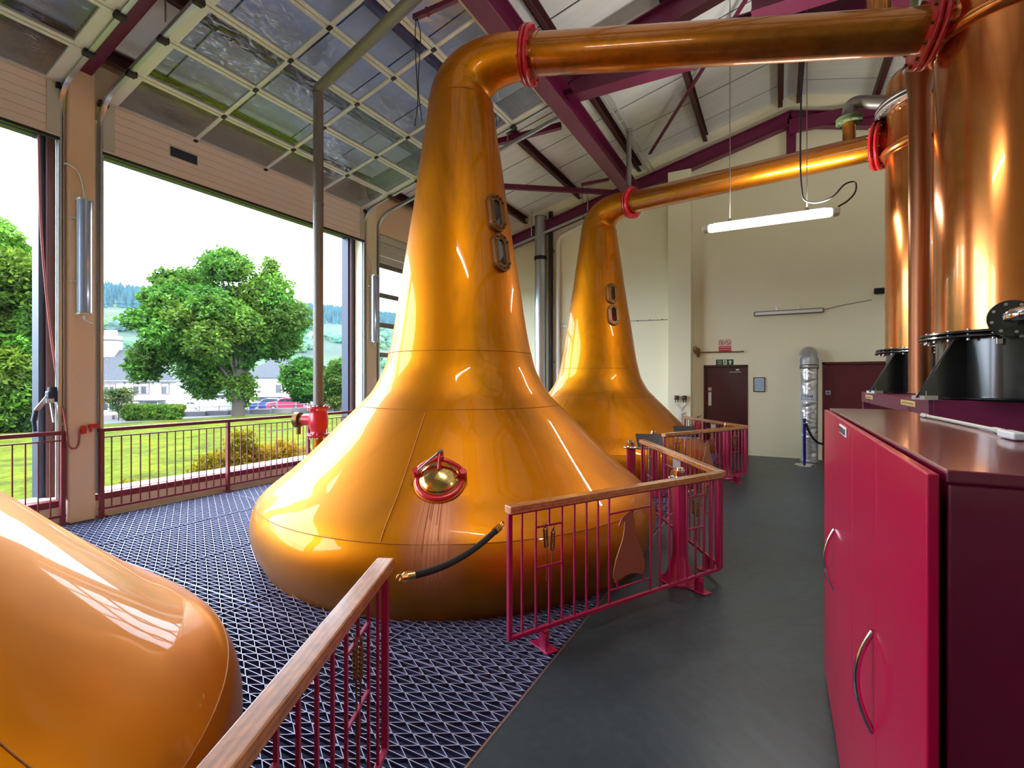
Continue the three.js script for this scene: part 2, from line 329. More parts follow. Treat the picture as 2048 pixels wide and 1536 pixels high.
function openDoor(a, b, label) {
  const t = thing('overhead_door', label, 'garage door'), th = Math.atan(PITCH), W = b - a - .14, mid = (a + b) / 2;
  const hang = (m) => { m.position.set(-7.40, 5.16, -mid); m.rotation.z = th; return m; };
  const step = .706, rows = 6, cols = 4, cw = W / cols;
  for (let i = 0; i < 6; i++) mesh('slat', RB(-7.445, -7.40, 4.535 + i * .104, 4.535 + i * .104 + .1005, a + .07, b - .07, .004), M.panelTan, t);
  mesh('bottom_seal', B(-7.45, -7.395, 4.50, 4.533, a + .07, b - .07), M.dark, t);
  mesh('end_cap', [B(-7.397, -7.385, 4.56, 5.14, a + .07, a + .19), B(-7.397, -7.385, 4.56, 5.14, b - .19, b - .07)], M.alu, t);
  const hp = mesh('finger_plate', rbox(.012, .13, .36, -7.394, 4.86, -(a + 1.02), .02), M.navy, t);
  mesh('surround', [B(-7.398, -7.392, 4.785, 4.935, a + .83, a + 1.21)], M.alu, hp);
  const rail = (u0, u1) => hang(mesh('rail', rbox(u1 - u0, .045, W, (u0 + u1) / 2, 0, 0, .006), M.alu, t));
  const paneG = box(step - .075, .004, cw - .05), colG = rbox(step - .08, .035, .055, 0, 0, 0, .005), stileG = rbox(step - .02, .042, .14, 0, 0, 0, .005), hingeG = merge([rbox(.09, .05, .10, 0, -.045, 0, .01), new THREE.CylinderGeometry(.03, .03, .10, 12).rotateX(Math.PI / 2).translate(.01, -.05, 0)]), clipG = rbox(.07, .02, .05, 0, -.03, 0, .004);
  for (let i = 0; i < rows; i++) {
    const u = i * step; rail(u + .004, u + .052); rail(u + step - .052, u + step - .004);
    for (let j = 0; j < cols; j++) { const p = hang(mesh('pane', paneG, M.glass, t)); p.geometry = paneG; p.translateX(u + step / 2); p.translateZ(W / 2 - cw * (j + .5)); }
    for (let j = 1; j < cols; j++) { const m = hang(mesh('mullion', colG, M.alu, t)); m.translateX(u + step / 2); m.translateZ(W / 2 - cw * j); const c = hang(mesh('hinge', clipG, M.dark, t)); c.translateX(u); c.translateZ(W / 2 - cw * j); }
    for (const s of [-1, 1]) { const m = hang(mesh('stile', stileG, M.alu, t)); m.translateX(u + step / 2); m.translateZ(s * (W / 2 - .07)); const h = hang(mesh('roller_bracket', hingeG, M.dark, t)); h.translateX(u); h.translateZ(s * (W / 2 + .005)); }
  }
  tracks(t, a, b); return t;
}
openDoor(...BAYS[2], 'glazed sectional overhead door raised under the roof behind the big still and the steel pipe');
openDoor(...BAYS[1], 'glazed sectional overhead door raised under the roof at the top left corner');
openDoor(...BAYS[0], 'glazed sectional overhead door raised in the bay behind the camera');
{ // last bay: door left down, glazed between thick rails
  const [a, b] = BAYS[3], t = thing('overhead_door', 'closed glazed sectional door behind the big still, left of the far still', 'garage door');
  for (const h of [.3, .95, 1.6, 2.25, 2.9, 3.55, 4.2]) mesh('rail', B(-7.66, -7.61, h - .05, h + .05, a + .02, b - .02), M.greyPipe, t);
  for (let i = 0; i <= 4; i++) mesh('stile', B(-7.66, -7.61, .3, 4.2, a + .02 + i * (b - a - .1) / 4, a + .08 + i * (b - a - .1) / 4), M.greyPipe, t);
  for (let i = 0; i < 6; i++) for (let j = 0; j < 4; j++) mesh('pane', B(-7.64, -7.635, .36 + .65 * i, .89 + .65 * i, a + .09 + j * (b - a - .1) / 4, a + .01 + (j + 1) * (b - a - .1) / 4), M.clear, t);
  for (let i = 0; i < 4; i++) mesh('slat', RB(-7.67, -7.61, 4.26 + i * .15, 4.40 + i * .15, a + .02, b - .02, .005), M.alu, t);
  mesh('head_board', B(-7.70, -7.60, 4.88, 5.12, a, b), M.creamTan, t);
  tracks(t, a, b);
}

// ------------------------------------------------------------------ perimeter railings
function perimeter(a, b, posts, label) {
  const t = thing('perimeter_railing', label, 'railing'), e = -7.40 + .01;
  mesh('top_rail', RB(e - .035, e + .035, 1.05, 1.095, a, b, .008), M.railDull, t);
  mesh('upper_bar', B(e - .012, e + .012, .975, .99, a, b), M.railDull, t);
  mesh('bottom_bar', B(e - .018, e + .018, .085, .11, a, b), M.railDull, t);
  for (const n of posts) mesh('post', [B(e - .03, e + .03, 0, 1.05, n - .02, n + .02), B(e - .06, e + .06, 0, .012, n - .05, n + .05)], M.railDull, t);
  const g = box(.012, .87, .012);
  for (let i = 0; i + 1 < posts.length; i++) { const k = Math.round((posts[i + 1] - posts[i]) / .106); for (let j = 1; j < k; j++) { const n = posts[i] + (posts[i + 1] - posts[i]) * j / k; const m = mesh('baluster', g, M.railDull, t); m.position.set(e, .545, -n); } }
}
perimeter(2.96, 7.48, [2.99, 4.59, 6.05, 7.46], 'maroon perimeter railing across the middle window bay, right of the tan pillar');
perimeter(-2.04, 2.64, [-2.0, -.45, 1.1, 2.61], 'maroon perimeter railing across the window bay at the left edge');
perimeter(7.81, 12.08, [7.83, 9.2, 10.6, 12.06], 'maroon perimeter railing across the far window bay behind the big still');

{
  const t = thing('hanging_cable', 'thin dark cable hanging down the right edge of the tan pillar', 'cable');
  mesh('cable', tube([P(-7.44, 4.3, 2.985), P(-7.43, 3.2, 2.99), P(-7.44, 2.2, 2.985), P(-7.42, 1.5, 3.01), P(-7.43, 1.14, 3.0)], .008, 40, 6), M.dark, t);
  mesh('end', box(.03, .05, .05, -7.43, 1.13, -2.98), M.hose, t);
}
// ------------------------------------------------------------------ lights on the pillars
function bulkhead(n, label) {
  const t = thing('pillar_light', label, 'wall light', P(EW, 0, n)), d = .075;
  mesh('tray', rbox(.05, 1.36, .13, .045, 3.17, 0, .015), M.alu, t);
  const s = []; for (let i = 0; i <= 10; i++) { const a = -Math.PI / 2 + i / 10 * Math.PI; s.push([.07 + .055 * Math.cos(a), .066 * Math.sin(a)]); }
  mesh('diffuser', [prism(s, 1.34, .004).rotateX(-Math.PI / 2).translate(0, 3.17, 0)], M.plasticBlue, t);
  mesh('end_cap', [box(.13, .02, .14, .065, 3.85, 0)], M.alu, t); mesh('end_cap', [box(.13, .02, .14, .065, 2.485, 0)], M.alu, t);
  for (const h of [3.62, 2.87]) mesh('bracket', [box(.03, .03, .05, .02, h, .09)], M.alu, t);
  mesh('conduit', tube([V(.045, 3.85, 0), V(.045, 3.98, 0), V(.04, 4.16, .04), V(.03, 4.24, .13), V(-.03, 4.23, .17), V(-.06, 4.1, .17), V(-.06, 3.2, .17), V(-.06, 2.2, .17)], .011, 60, 6), M.alu, t);
  mesh('cable', tube([V(.05, 2.48, 0), V(.05, 2.42, 0), V(.06, 2.39, -.03), V(.05, 2.375, -.08)], .011, 20, 6), M.alu, t);
}
M.plasticBlue = std(lin(.36, .46, .66), { rough: .12, metal: .35, clearcoat: 1, clearcoatRoughness: .05 });
bulkhead(2.80, 'unlit tubular wall light with a bent conduit on the tan pillar nearest the camera');
bulkhead(7.64, 'unlit tubular wall light on the far pillar beside the big still');
{
  const t = thing('hose', 'thin reddish hose hanging down the near pillar and looped to a hook', 'hose');
  mesh('tube', tube([P(-7.70, 4.6, 2.50), P(-7.68, 3.6, 2.51), P(-7.62, 2.6, 2.55), P(-7.5, 1.7, 2.60), P(-7.36, 1.2, 2.63), P(-7.33, .95, 2.64), P(-7.33, .88, 2.68), P(-7.33, .90, 2.73), P(-7.34, 1.0, 2.75), P(-7.36, 1.10, 2.76), P(-7.37, 1.13, 2.79)], .012, 90, 8), M.hose, t);
  mesh('hook', [rod(P(-7.40, 1.12, 2.80), P(-7.34, 1.12, 2.80), .025), box(.03, .09, .05, -7.36, 1.09, -2.80)], M.red, t);
}
{
  const t = thing('pipe_clip', 'small red clip on the right edge of the tan pillar', 'clip');
  mesh('plate', box(.03, .05, .09, -7.38, 1.13, -2.90), M.red, t); mesh('jaw', rod(P(-7.37, 1.13, 2.88), P(-7.36, 1.06, 2.87), .014), M.red, t);
}
{
  const t = thing('door_operator', 'black and pale grey hand crank fitting clamped at the pillar foot above the railing', 'crank');
  mesh('gearbox', rbox(.10, .13, .12, -7.50, 1.50, -2.56, .02), M.navy, t);
  mesh('cap', cyl(.045, .05, .05, -7.50, 1.585, -2.56), M.dark, t);
  mesh('arm', bar(P(-7.50, 1.53, 2.54), P(-7.52, 1.34, 2.42), .035, .045), M.aluTrack, t);
  mesh('crank', [rod(P(-7.52, 1.34, 2.42), P(-7.52, 1.22, 2.40), .03), rod(P(-7.52, 1.22, 2.40), P(-7.52, 1.10, 2.41), .022)], M.navy, t);
  mesh('rating_plate', box(.004, .05, .07, -7.445, 1.45, -2.52), M.paper, t);
  mesh('bracket', [bar(P(-7.48, 1.45, 2.58), P(-7.42, 1.16, 2.62), .02, .03), bar(P(-7.5, 1.45, 2.54), P(-7.44, 1.2, 2.55), .02, .02)], M.aluTrack, t);
}

// ------------------------------------------------------------------ pot stills
// silhouette (radius, height above the grating); axis at the group's origin, lyne arm along +x
const PROFILE = [[.05, -1.02], [.9, -1.0], [1.45, -.78], [1.72, -.42], [1.87, -.12], [1.935, .02], [2.015, .18], [2.043, .34], [2.02, .48], [1.955, .59], [1.83, .70], [1.72, .785], [1.61, .885], [1.50, .99], [1.38, 1.11], [1.27, 1.225], [1.16, 1.335], [1.05, 1.445], [.945, 1.56], [.868, 1.69], [.812, 1.81], [.768, 1.97], [.735, 2.12], [.703, 2.30], [.655, 2.62], [.615, 2.87], [.578, 3.10], [.540, 3.35], [.503, 3.58], [.462, 3.90], [.40, 4.32], [.345, 4.70]];
const profileCurve = new THREE.CatmullRomCurve3(PROFILE.map(([r, h]) => V(r, h, 0)), false, 'centripetal');
const dense = profileCurve.getSpacedPoints(500);
const radiusAt = (h) => { for (let i = 1; i < dense.length; i++) if (dense[i].y >= h && dense[i - 1].y < h) { const a = dense[i - 1], b = dense[i], k = (h - a.y) / (b.y - a.y); return a.x + (b.x - a.x) * k; } return .345; };
const slopeAt = (h) => (radiusAt(h + .02) - radiusAt(h - .02)) / .04;
function revolve(h0, h1, seg = 128, a0 = 0, a1 = Math.PI * 2, off = 0, step = .035) {
  const pts = [[radiusAt(h0) + off, h0]]; for (const p of dense) if (p.y > h0 + .005 && p.y < h1 - .005) { const l = pts[pts.length - 1]; if (Math.hypot(p.x + off - l[0], p.y - l[1]) > step) pts.push([p.x + off, p.y]); } pts.push([radiusAt(h1) + off, h1]);
  const g = new THREE.LatheGeometry(pts.map(([r, y]) => new THREE.Vector2(r, y)), seg, a0, a1 - a0);
  const p = g.attributes.position, uv = g.attributes.uv;
  for (let i = 0; i < p.count; i++) uv.setY(i, p.getY(i) / 5);
  return g;
}
const ringAt = (h, r = .006) => new THREE.TorusGeometry(radiusAt(h) + .001, r, 6, 160).rotateX(Math.PI / 2).translate(0, h, 0);
function sweep(curve, r0, r1, seg = 48, rad = 48) {                 // tapering pipe along a curve that lies in the x/y plane
  const pos = [], uv = [], idx = [];
  for (let i = 0; i <= seg; i++) {
    const t = i / seg, c = curve.getPoint(t), d = curve.getTangent(t), nx = V(-d.y, d.x, 0), r = r0 + (r1 - r0) * t;
    for (let j = 0; j <= rad; j++) { const a = j / rad * Math.PI * 2; const q = c.clone().addScaledVector(nx, -Math.cos(a) * r); q.z += Math.sin(a) * r; pos.push(q.x, q.y, q.z); uv.push(j / rad, t); }
  }
  for (let i = 0; i < seg; i++) for (let j = 0; j < rad; j++) { const a = i * (rad + 1) + j, b = a + rad + 1; idx.push(a, a + 1, b, b, a + 1, b + 1); }
  const g = new THREE.BufferGeometry(); g.setAttribute('position', new THREE.Float32BufferAttribute(pos, 3)); g.setAttribute('uv', new THREE.Float32BufferAttribute(uv, 2)); g.setIndex(idx); g.computeVertexNormals(); return g;
}
const FL = { x: .76, y: 5.067 };                                   // where the swan neck meets the lyne arm
function place(az, h, out = 0) {                                   // frame on the skin of the still: y is the outward normal
  const r = radiusAt(h) + 0, s = slopeAt(h), nrm = V(Math.cos(az), -s, -Math.sin(az)).normalize();
  const up = V(s * Math.cos(az), 1, -s * Math.sin(az)).normalize(), side = nrm.clone().cross(up).normalize();
  const m = new THREE.Matrix4().makeBasis(side, nrm, side.clone().cross(nrm).normalize());
  m.setPosition(V(r * Math.cos(az), h, -r * Math.sin(az)).addScaledVector(nrm, out)); return m;
}
function makeStill(label) {
  const t = thing('pot_still', label, 'pot still');
  const band = (n, a, b) => mesh(n, revolve(a, b), M.copper, t);
  band('pot', -1.0, .55); band('shoulder', .55, 1.43); band('ogee', 1.43, 1.97); band('neck', 1.97, 4.70);
  for (const h of [.55, 1.43, 1.97, 4.68]) mesh('seam', ringAt(h, .0035), M.seam, t);
  for (const a of [-82, 20, 118, 200]) { const pts = []; for (let h = .56; h <= 1.42; h += .04) { const r = radiusAt(h) + .0005; pts.push(V(r * Math.cos(R(a)), h, -r * Math.sin(R(a)))); } mesh('seam', tube(pts, .004, 40, 5), M.seam, t); }
  const swan = new THREE.CubicBezierCurve3(V(0, 4.69, 0), V(0, 4.98, 0), V(.26, 5.135, 0), V(FL.x, FL.y, 0));
  mesh('swan_neck', sweep(swan, .346, .215), M.copper, t);
  const d = swan.getTangent(1), fr = new THREE.Matrix4().makeRotationZ(Math.atan2(d.y, d.x) - Math.PI / 2).setPosition(FL.x, FL.y, 0);
  const fl = [flatRing(.20, .285, .035).translate(0, .0, 0), flatRing(.20, .285, .035).translate(0, .046, 0)];
  const f = mesh('flange', fl.map((g) => g.applyMatrix4(fr)), M.red, t);
  const bolts = []; for (let i = 0; i < 12; i++) { const a = i / 12 * Math.PI * 2; bolts.push(hex(.016, .12).translate(.255 * Math.cos(a), .022, .255 * Math.sin(a))); }
  mesh('bolt', bolts.map((g) => g.applyMatrix4(fr)), M.red, f);
  // two slotted sight glasses
  for (const h of [3.375, 2.965]) {
    const m = place(R(-25.6), h, 0), oval = (w, l) => { const p = []; for (let i = 0; i <= 12; i++) { const a = i / 12 * Math.PI; p.push([w * Math.cos(a), l + w * Math.sin(a)]); } for (let i = 0; i <= 12; i++) { const a = Math.PI + i / 12 * Math.PI; p.push([w * Math.cos(a), -l + w * Math.sin(a)]); } return p; };
    const sh = new THREE.Shape(oval(.098, .095).map(([x, y]) => new THREE.Vector2(x, y))); sh.holes.push(new THREE.Path(oval(.052, .088).map(([x, y]) => new THREE.Vector2(x, y))));
    const frame = new THREE.ExtrudeGeometry(sh, { depth: .06, bevelEnabled: true, bevelSize: .008, bevelThickness: .008, bevelSegments: 2 }).rotateX(-Math.PI / 2).translate(0, -.02, 0);
    const fm = mesh('sight_frame', frame.applyMatrix4(m), M.brassDull, t);
    mesh('sight_pane', prism(oval(.055, .09), .012).rotateX(-Math.PI / 2).translate(0, .022, 0).applyMatrix4(m), M.sight, t);
    const b = []; for (let i = 0; i < 10; i++) { const a = i / 10 * Math.PI * 2 + .3; b.push(hex(.011, .035).translate(.078 * Math.cos(a), .055, -(.078 * Math.sin(a) + Math.sign(Math.sin(a)) * .09))); }
    mesh('bolt', b.map((g) => g.applyMatrix4(m)), M.brassDull, fm);
  }
  // man door: red ring, domed brass lid, hinged clamp bar
  const m = place(R(-71.4), .905, .0), at = (g) => merge(g).applyMatrix4(m);
  const md = mesh('man_door', at([lathe([[.10, -.03], [.185, -.03], [.192, .02], [.185, .045], [.159, .05], [.152, .02]], 48)]), M.red, t);
  mesh('rim_bead', at(new THREE.TorusGeometry(.192, .007, 8, 48).rotateX(Math.PI / 2).translate(0, .012, 0)), M.copper, md);
  mesh('lid', at(lathe([[.155, .03], [.155, .058], [.137, .08], [.10, .104], [.052, .118], [.001, .123]], 40)), M.brass, t);
  const cl = mesh('clamp_bar', at([tube([V(-.185, .05, .02), V(-.15, .105, .06), V(0, .15, .10), V(.14, .105, .07), V(.18, .05, .03)], .018, 30, 8), cyl(.026, .026, .10, -.185, .06, .02, 12), cyl(.026, .026, .10, .182, .06, .03, 12)]), M.red, t);
  mesh('screw', at([rod(V(0, .12, .03), V(-.01, .20, .12), .013), hex(.028, .03).translate(-.01, .175, .11)]), M.red, cl);
  mesh('handle', at([rod(V(.0, .205, .125), V(.15, .145, -.0), .008), rod(V(-.03, .21, .135), V(.012, .205, .12), .014)]), M.chrome, cl);
  return t;
}
const AX = [[-3.05, 4.49, 9.8, 1], [-3.05, 9.19, -19.8, .97], [-3.05, -.30, 9.8, .94]];
const still = makeStill('largest copper pot still standing alone in the middle of the picture');
still.position.copy(P(AX[0][0], 0, AX[0][1])); still.rotation.y = R(AX[0][2]);
AX.slice(1).forEach(([e, n, az, k], i) => { const c = copy(still, ['second copper pot still, farther off by the cream back wall', 'copper pot still cut off by the lower left corner, only its round shoulder showing'][i], P(e, 0, n), R(az)); c.scale.setScalar(k); });
{ // bare copper streaks and drips where liquor ran down below the man door of the middle still
  const a0 = -71, pts = [], h0 = .10, h1 = .82;
  const art = canvasTex(256, 512, (c, w, h) => {
    c.fillStyle = '#000'; c.fillRect(0, 0, w, h);
    const g = c.createLinearGradient(0, 0, w, 0); g.addColorStop(0, 'rgba(255,255,255,0)'); g.addColorStop(.36, 'rgba(255,255,255,.62)'); g.addColorStop(.64, 'rgba(255,255,255,.62)'); g.addColorStop(1, 'rgba(255,255,255,0)');
    c.fillStyle = g; c.fillRect(0, 0, w, h);
    for (let i = 0; i < 46; i++) { const x = w * (.5 + (rnd() + rnd() + rnd() - 1.5) * .26), L = h * (.35 + .6 * rnd()); c.fillStyle = `rgba(255,255,255,${.08 + .22 * rnd()})`; c.fillRect(x, 0, 2 + 7 * rnd(), L); }
    const k = c.createLinearGradient(0, h * .45, 0, h); k.addColorStop(0, 'rgba(0,0,0,0)'); k.addColorStop(1, 'rgba(0,0,0,1)'); c.fillStyle = k; c.fillRect(0, h * .45, w, h);
  }); art.colorSpace = THREE.NoColorSpace;
  const col = canvasTex(256, 512, (c, w, h) => { c.fillStyle = '#e29a72'; c.fillRect(0, 0, w, h); for (let i = 0; i < 90; i++) { c.fillStyle = ['rgba(240,160,120,.28)', 'rgba(205,105,62,.28)', 'rgba(228,130,90,.28)'][i % 3]; c.fillRect(w * rnd(), h * rnd() * .4, 1 + 4 * rnd(), h * (.2 + .6 * rnd())); } for (let i = 0; i < 6; i++) { c.fillStyle = 'rgba(60,10,6,.85)'; c.fillRect(w * (.34 + .32 * rnd()), 0, 2, h * (.15 + .3 * rnd())); } });
  // lathe angle 0 points to +z: still azimuth a (from +x towards -z) is lathe angle a + 90
  const w = 7.6, g = revolve(h0, h1, 24, R(a0 + 90 - w), R(a0 + 90 + w), .003, .02);
  const uv = g.attributes.uv, p = g.attributes.position; for (let i = 0; i < p.count; i++) uv.setY(i, (p.getY(i) - h0) / (h1 - h0));
  const m = mesh('stain', g, std(0xffffff, { map: col, alphaMap: art, transparent: true, rough: .5, metal: .45 }), still);
  m.userData.label = 'bare pinkish copper streaks below the man door'; m.castShadow = false;
}

// ------------------------------------------------------------------ lyne arms and condensers
const COND = [[1.65, 5.30], [1.65, 7.50]], ARM_END = 4.565;
function armFrame(i) {                                              // start at the still's flange, end at the condenser's stub
  const [e, n, az, k] = AX[i], c = COND[i], dir = V(c[0] - e, 0, -(c[1] - n)), L = dir.length(); dir.normalize();
  const a = P(e, FL.y * k, n).addScaledVector(dir, FL.x * k + .06), b = P(e, 0, n).addScaledVector(dir, L - .60); b.y = ARM_END + (i ? .08 : 0); return [a, b, dir];
}
['thick copper lyne arm crossing the top from the big still to the near condenser', 'copper lyne arm running from the far still across to the rear condenser'].forEach((label, i) => {
  const [a, b, dir] = armFrame(i), k = i ? .97 : 1, t = thing('lyne_arm', label, 'copper pipe');
  mesh('pipe', along(new THREE.CylinderGeometry(.172 * k, .2 * k, a.distanceTo(b), 48), a, b), M.copperPipe, t);
  const axis = b.clone().sub(a).normalize(), q = new THREE.Matrix4().compose(b, new THREE.Quaternion().setFromUnitVectors(V(0, 1, 0), axis), V(1, 1, 1));
  const f = mesh('flange', [flatRing(.16, .29, .04), flatRing(.16, .29, .04).translate(0, .055, 0)].map((g) => g.applyMatrix4(q)), i ? M.red : M.red, t);
  const bo = []; for (let j = 0; j < 12; j++) { const w = j / 12 * Math.PI * 2; bo.push(hex(.017, .14).translate(.26 * Math.cos(w), .027, .26 * Math.sin(w))); }
  mesh('bolt', bo.map((g) => g.applyMatrix4(q)), M.brassDull, f);
  mesh('joint', along(new THREE.CylinderGeometry(.207 * k, .207 * k, .03, 48), a.clone().addScaledVector(axis, .04), a.clone().addScaledVector(axis, .07)), M.copperPipe, t);
  // bypass: copper riser off the arm, then a grey elbow over to the head of the condenser
  const s = a.clone().lerp(b, i ? .92 : .905), r = i ? .075 : .09, v = thing('bypass_pipe', ['copper riser with elbow over the near lyne arm, cut by the top edge', 'grey elbow pipe on a copper riser above the rear lyne arm'][i], 'pipe');
  const c = COND[i], top = V(s.x, i ? 5.17 : 5.42, s.z);
  mesh('riser', rod(V(s.x, s.y + .12, s.z), V(s.x, top.y - .10, s.z), r, 24), M.copperPipe, v);
  mesh('collar', [cyl(.15, .15, .03, s.x, top.y - .10, s.z), cyl(.15, .15, .03, s.x, top.y - .065, s.z)], M.green, v);
  const to = P(c[0], 0, c[1]).addScaledVector(dir, -.47);
  mesh('elbow', pipe([V(s.x, top.y - .05, s.z), V(s.x, top.y + .17, s.z), V(to.x, top.y - .02, to.z)], .08, .16, 20), i ? M.greyPipe : M.copperPipe, v);
  const nb = []; for (let j = 0; j < 8; j++) { const w = j / 8 * Math.PI * 2; nb.push(hex(.012, .09).translate(s.x + .127 * Math.cos(w), top.y - .08, s.z + .127 * Math.sin(w))); }
  mesh('bolt', nb, M.green, v);
});
function condenser(i, label) {
  const [e, n] = COND[i], t = thing('condenser', label, 'condenser', P(e, 0, n)), base = 1.535;
  mesh('shell', lathe([[.5, 2.06], [.5, 3.1], [.5, 4.36]], 96), M.copperRaw, t);
  mesh('bead', new THREE.TorusGeometry(.5, .055, 16, 96).rotateX(Math.PI / 2).translate(0, 4.44, 0), M.copperRaw, t);
  mesh('head', lathe([[.5, 4.36], [.5, 4.50], [.5, 4.90]], 96), M.copperRaw, t);
  const fl = mesh('head_flange', [flatRing(.49, .60, .04, 72).translate(0, 4.93, 0), flatRing(.49, .60, .04, 72).translate(0, 4.98, 0)], M.greyPipe, t);
  const b = []; for (let j = 0; j < 36; j++) { const a = j / 36 * Math.PI * 2; b.push(hex(.014, .13).translate(.56 * Math.cos(a), 4.955, .56 * Math.sin(a))); }
  mesh('bolt', b, M.chrome, fl);
  mesh('dome', lathe([[.5, 4.99], [.5, 5.24], [.47, 5.33], [.38, 5.40], [.2, 5.44], [.001, 5.45]], 72), M.copperPipe, t);
  // stub that takes the lyne arm
  const [, end, dir] = armFrame(i), ax = P(e, end.y - .03, n);
  mesh('stub', rod(end.clone().addScaledVector(dir, .05).sub(P(e, 0, n)).setY(end.y), ax.clone().sub(P(e, 0, n)), .17, 40), M.copperRaw, t);
  mesh('stub_collar', along(lathe([[.17, -.10], [.235, .02], [.27, .10]], 40), end.clone().addScaledVector(dir, .10).sub(P(e, 0, n)), end.clone().addScaledVector(dir, .22).sub(P(e, 0, n))), M.copperRaw, t);
  // black support drum with gussets
  const st = mesh('support_drum', lathe([[.49, base + .02], [.49, 2.0]], 72), M.blackGloss, t);
  mesh('support_flange', [flatRing(.48, .60, .025, 72).translate(0, 2.015, 0), flatRing(.48, .59, .025, 72).translate(0, 2.048, 0), flatRing(.48, .62, .02, 72).translate(0, base + .012, 0)], M.blackGloss, t);
  const b2 = []; for (let j = 0; j < 24; j++) { const a = j / 24 * Math.PI * 2; b2.push(hex(.013, .085).translate(.555 * Math.cos(a), 2.03, .555 * Math.sin(a))); }
  mesh('bolt', b2, M.steel, st);
  for (const a of [118, 218, 328, 40]) { const g = prism([[.485, base + .02], [.93, base + .02], [.60, 1.995], [.485, 1.995]], .022, .003).rotateY(R(a)); mesh('gusset', g, M.blackGloss, t); mesh('foot_clip', [box(.12, .03, .10, .86, base + .02, 0).rotateY(R(a)), hex(.014, .05).translate(.86, base + .045, 0).rotateY(R(a))], M.steel, st); }
  return t;
}
condenser(0, 'near copper condenser column filling the upper right corner');
condenser(1, 'rear copper condenser column, half hidden behind the near one');
{
  const t = thing('downpipe', 'dull copper downpipe standing between the two condensers', 'pipe', P(1.215, 0, 6.15));
  mesh('pipe', [lathe([[.088, 1.56], [.088, 4.48], [.112, 4.62], [.115, 4.74]], 32)], std(lin(.34, .13, .06), { rough: .38, metal: .85 }), t);
  mesh('rim', [flatRing(.09, .135, .03, 32).translate(0, 4.75, 0)], M.dark, t);
  mesh('upper_pipe', [lathe([[.072, 4.75], [.072, 5.6]], 28)], M.green, t);
}
{
  const t = thing('condenser_bench', 'maroon steel bench carrying both condensers, yellow labels on its edge', 'bench');
  const n0 = 4.80, n1 = 8.23, e0 = 1.0, e1 = 2.35, h0 = 1.40, h1 = 1.535;
  mesh('edge_beam', RB(e0, e0 + .03, h0, h1, n0, n1, .004), M.steelMaroon, t);
  mesh('edge_beam', RB(e0 + .03, e1, 1.12, h1, n0, n0 + .03, .004), M.steelMaroon, t);
  mesh('edge_beam', RB(e1 - .03, e1, h0, h1, n0, n1, .004), M.steelMaroon, t);
  mesh('edge_beam', RB(e0, e1, h0, h1, n1 - .03, n1, .004), M.steelMaroon, t);
  mesh('top_plate', B(e0 + .01, e1 - .01, h1 - .012, h1, n0 + .01, n1 - .01), M.steelMaroon, t);
  for (const [e, n] of [[e0 + .05, n0 + .05], [e0 + .05, n1 - .05], [e1 - .05, n0 + .05], [e1 - .05, n1 - .05]]) mesh('leg', [B(e - .04, e + .04, 0, h0, n - .04, n + .04), B(e - .08, e + .08, 0, .015, n - .08, n + .08)], M.steelMaroon, t);
  const lab = (n, w, hh, k) => { const m = mesh('name_label', B(e0 - .004, e0 + .001, k - hh / 2, k + hh / 2, n - w / 2, n + w / 2), std(lin(.72, .52, .18), { rough: .5 }), t); m.userData.label = 'small yellow label'; const s = []; for (let i = 0; i < 9; i++) s.push(B(e0 - .0055, e0 - .0035, k - hh * .22, k + hh * .18, n - w * .4 + i * w * .09, n - w * .4 + i * w * .09 + w * .055)); mesh('lettering', s, std(lin(.30, .22, .10)), m); };
  lab(5.47, .54, .045, 1.487); lab(7.58, .54, .046, 1.480);
  const dg = (n, s) => mesh('digit', s.map(([a, b, c, d]) => B(e0 - .003, e0 + .001, a, b, n + c, n + d)), M.brassDull, t);
  dg(5.44, [[1.412, 1.455, -.06, -.03], [1.412, 1.424, -.06, .04], [1.412, 1.455, .01, .04]]); dg(7.62, [[1.405, 1.45, -.02, .03]]);
}
{ // cooling water nozzle low on the near condenser
  const t = thing('nozzle', 'black flanged nozzle with a steel pipe at the right edge on the near condenser', 'pipe fitting');
  const c = P(1.47, 2.11, 4.85), d = V(-.22, .02, .82).normalize(), o = (k) => c.clone().addScaledVector(d, k);
  mesh('neck', rod(o(-.05), o(.14), .08, 28, .07), M.blackGloss, t);
  const f = mesh('flange', [rod(o(.14), o(.17), .125, 32), rod(o(.185), o(.215), .125, 32)], M.blackGloss, t);
  const q = new THREE.Quaternion().setFromUnitVectors(V(0, 1, 0), d), b = []; for (let j = 0; j < 8; j++) { const a = j / 8 * 2 * Math.PI; b.push(hex(.011, .10).translate(.10 * Math.cos(a), 0, .10 * Math.sin(a)).applyMatrix4(new THREE.Matrix4().compose(o(.18), q, V(1, 1, 1)))); }
  mesh('bolt', b, M.steel, f);
  mesh('pipe', pipe([o(.22), o(.38), o(.38).add(V(.9, .14, -.1))], .05, .12, 20), M.chrome, t);
  mesh('tag', rbox(.035, .05, .012, 1.40, 1.97, -4.80, .004), M.chrome, t);
  const u = thing('small_valve', 'small chrome capped valve above the black nozzle at the right edge', 'valve', P(1.585, 2.27, 4.84));
  mesh('cap', [cyl(.05, .05, .018, 0, .06, 0), cyl(.04, .04, .02, 0, .03, 0), cyl(.052, .052, .014, 0, 0, 0)], M.chrome, u); mesh('stem', [rod(V(0, .0, 0), V(0, -.06, 0), .018), rod(V(0, -.06, 0), V(.06, -.06, -.06), .018)], M.chrome, u);
}

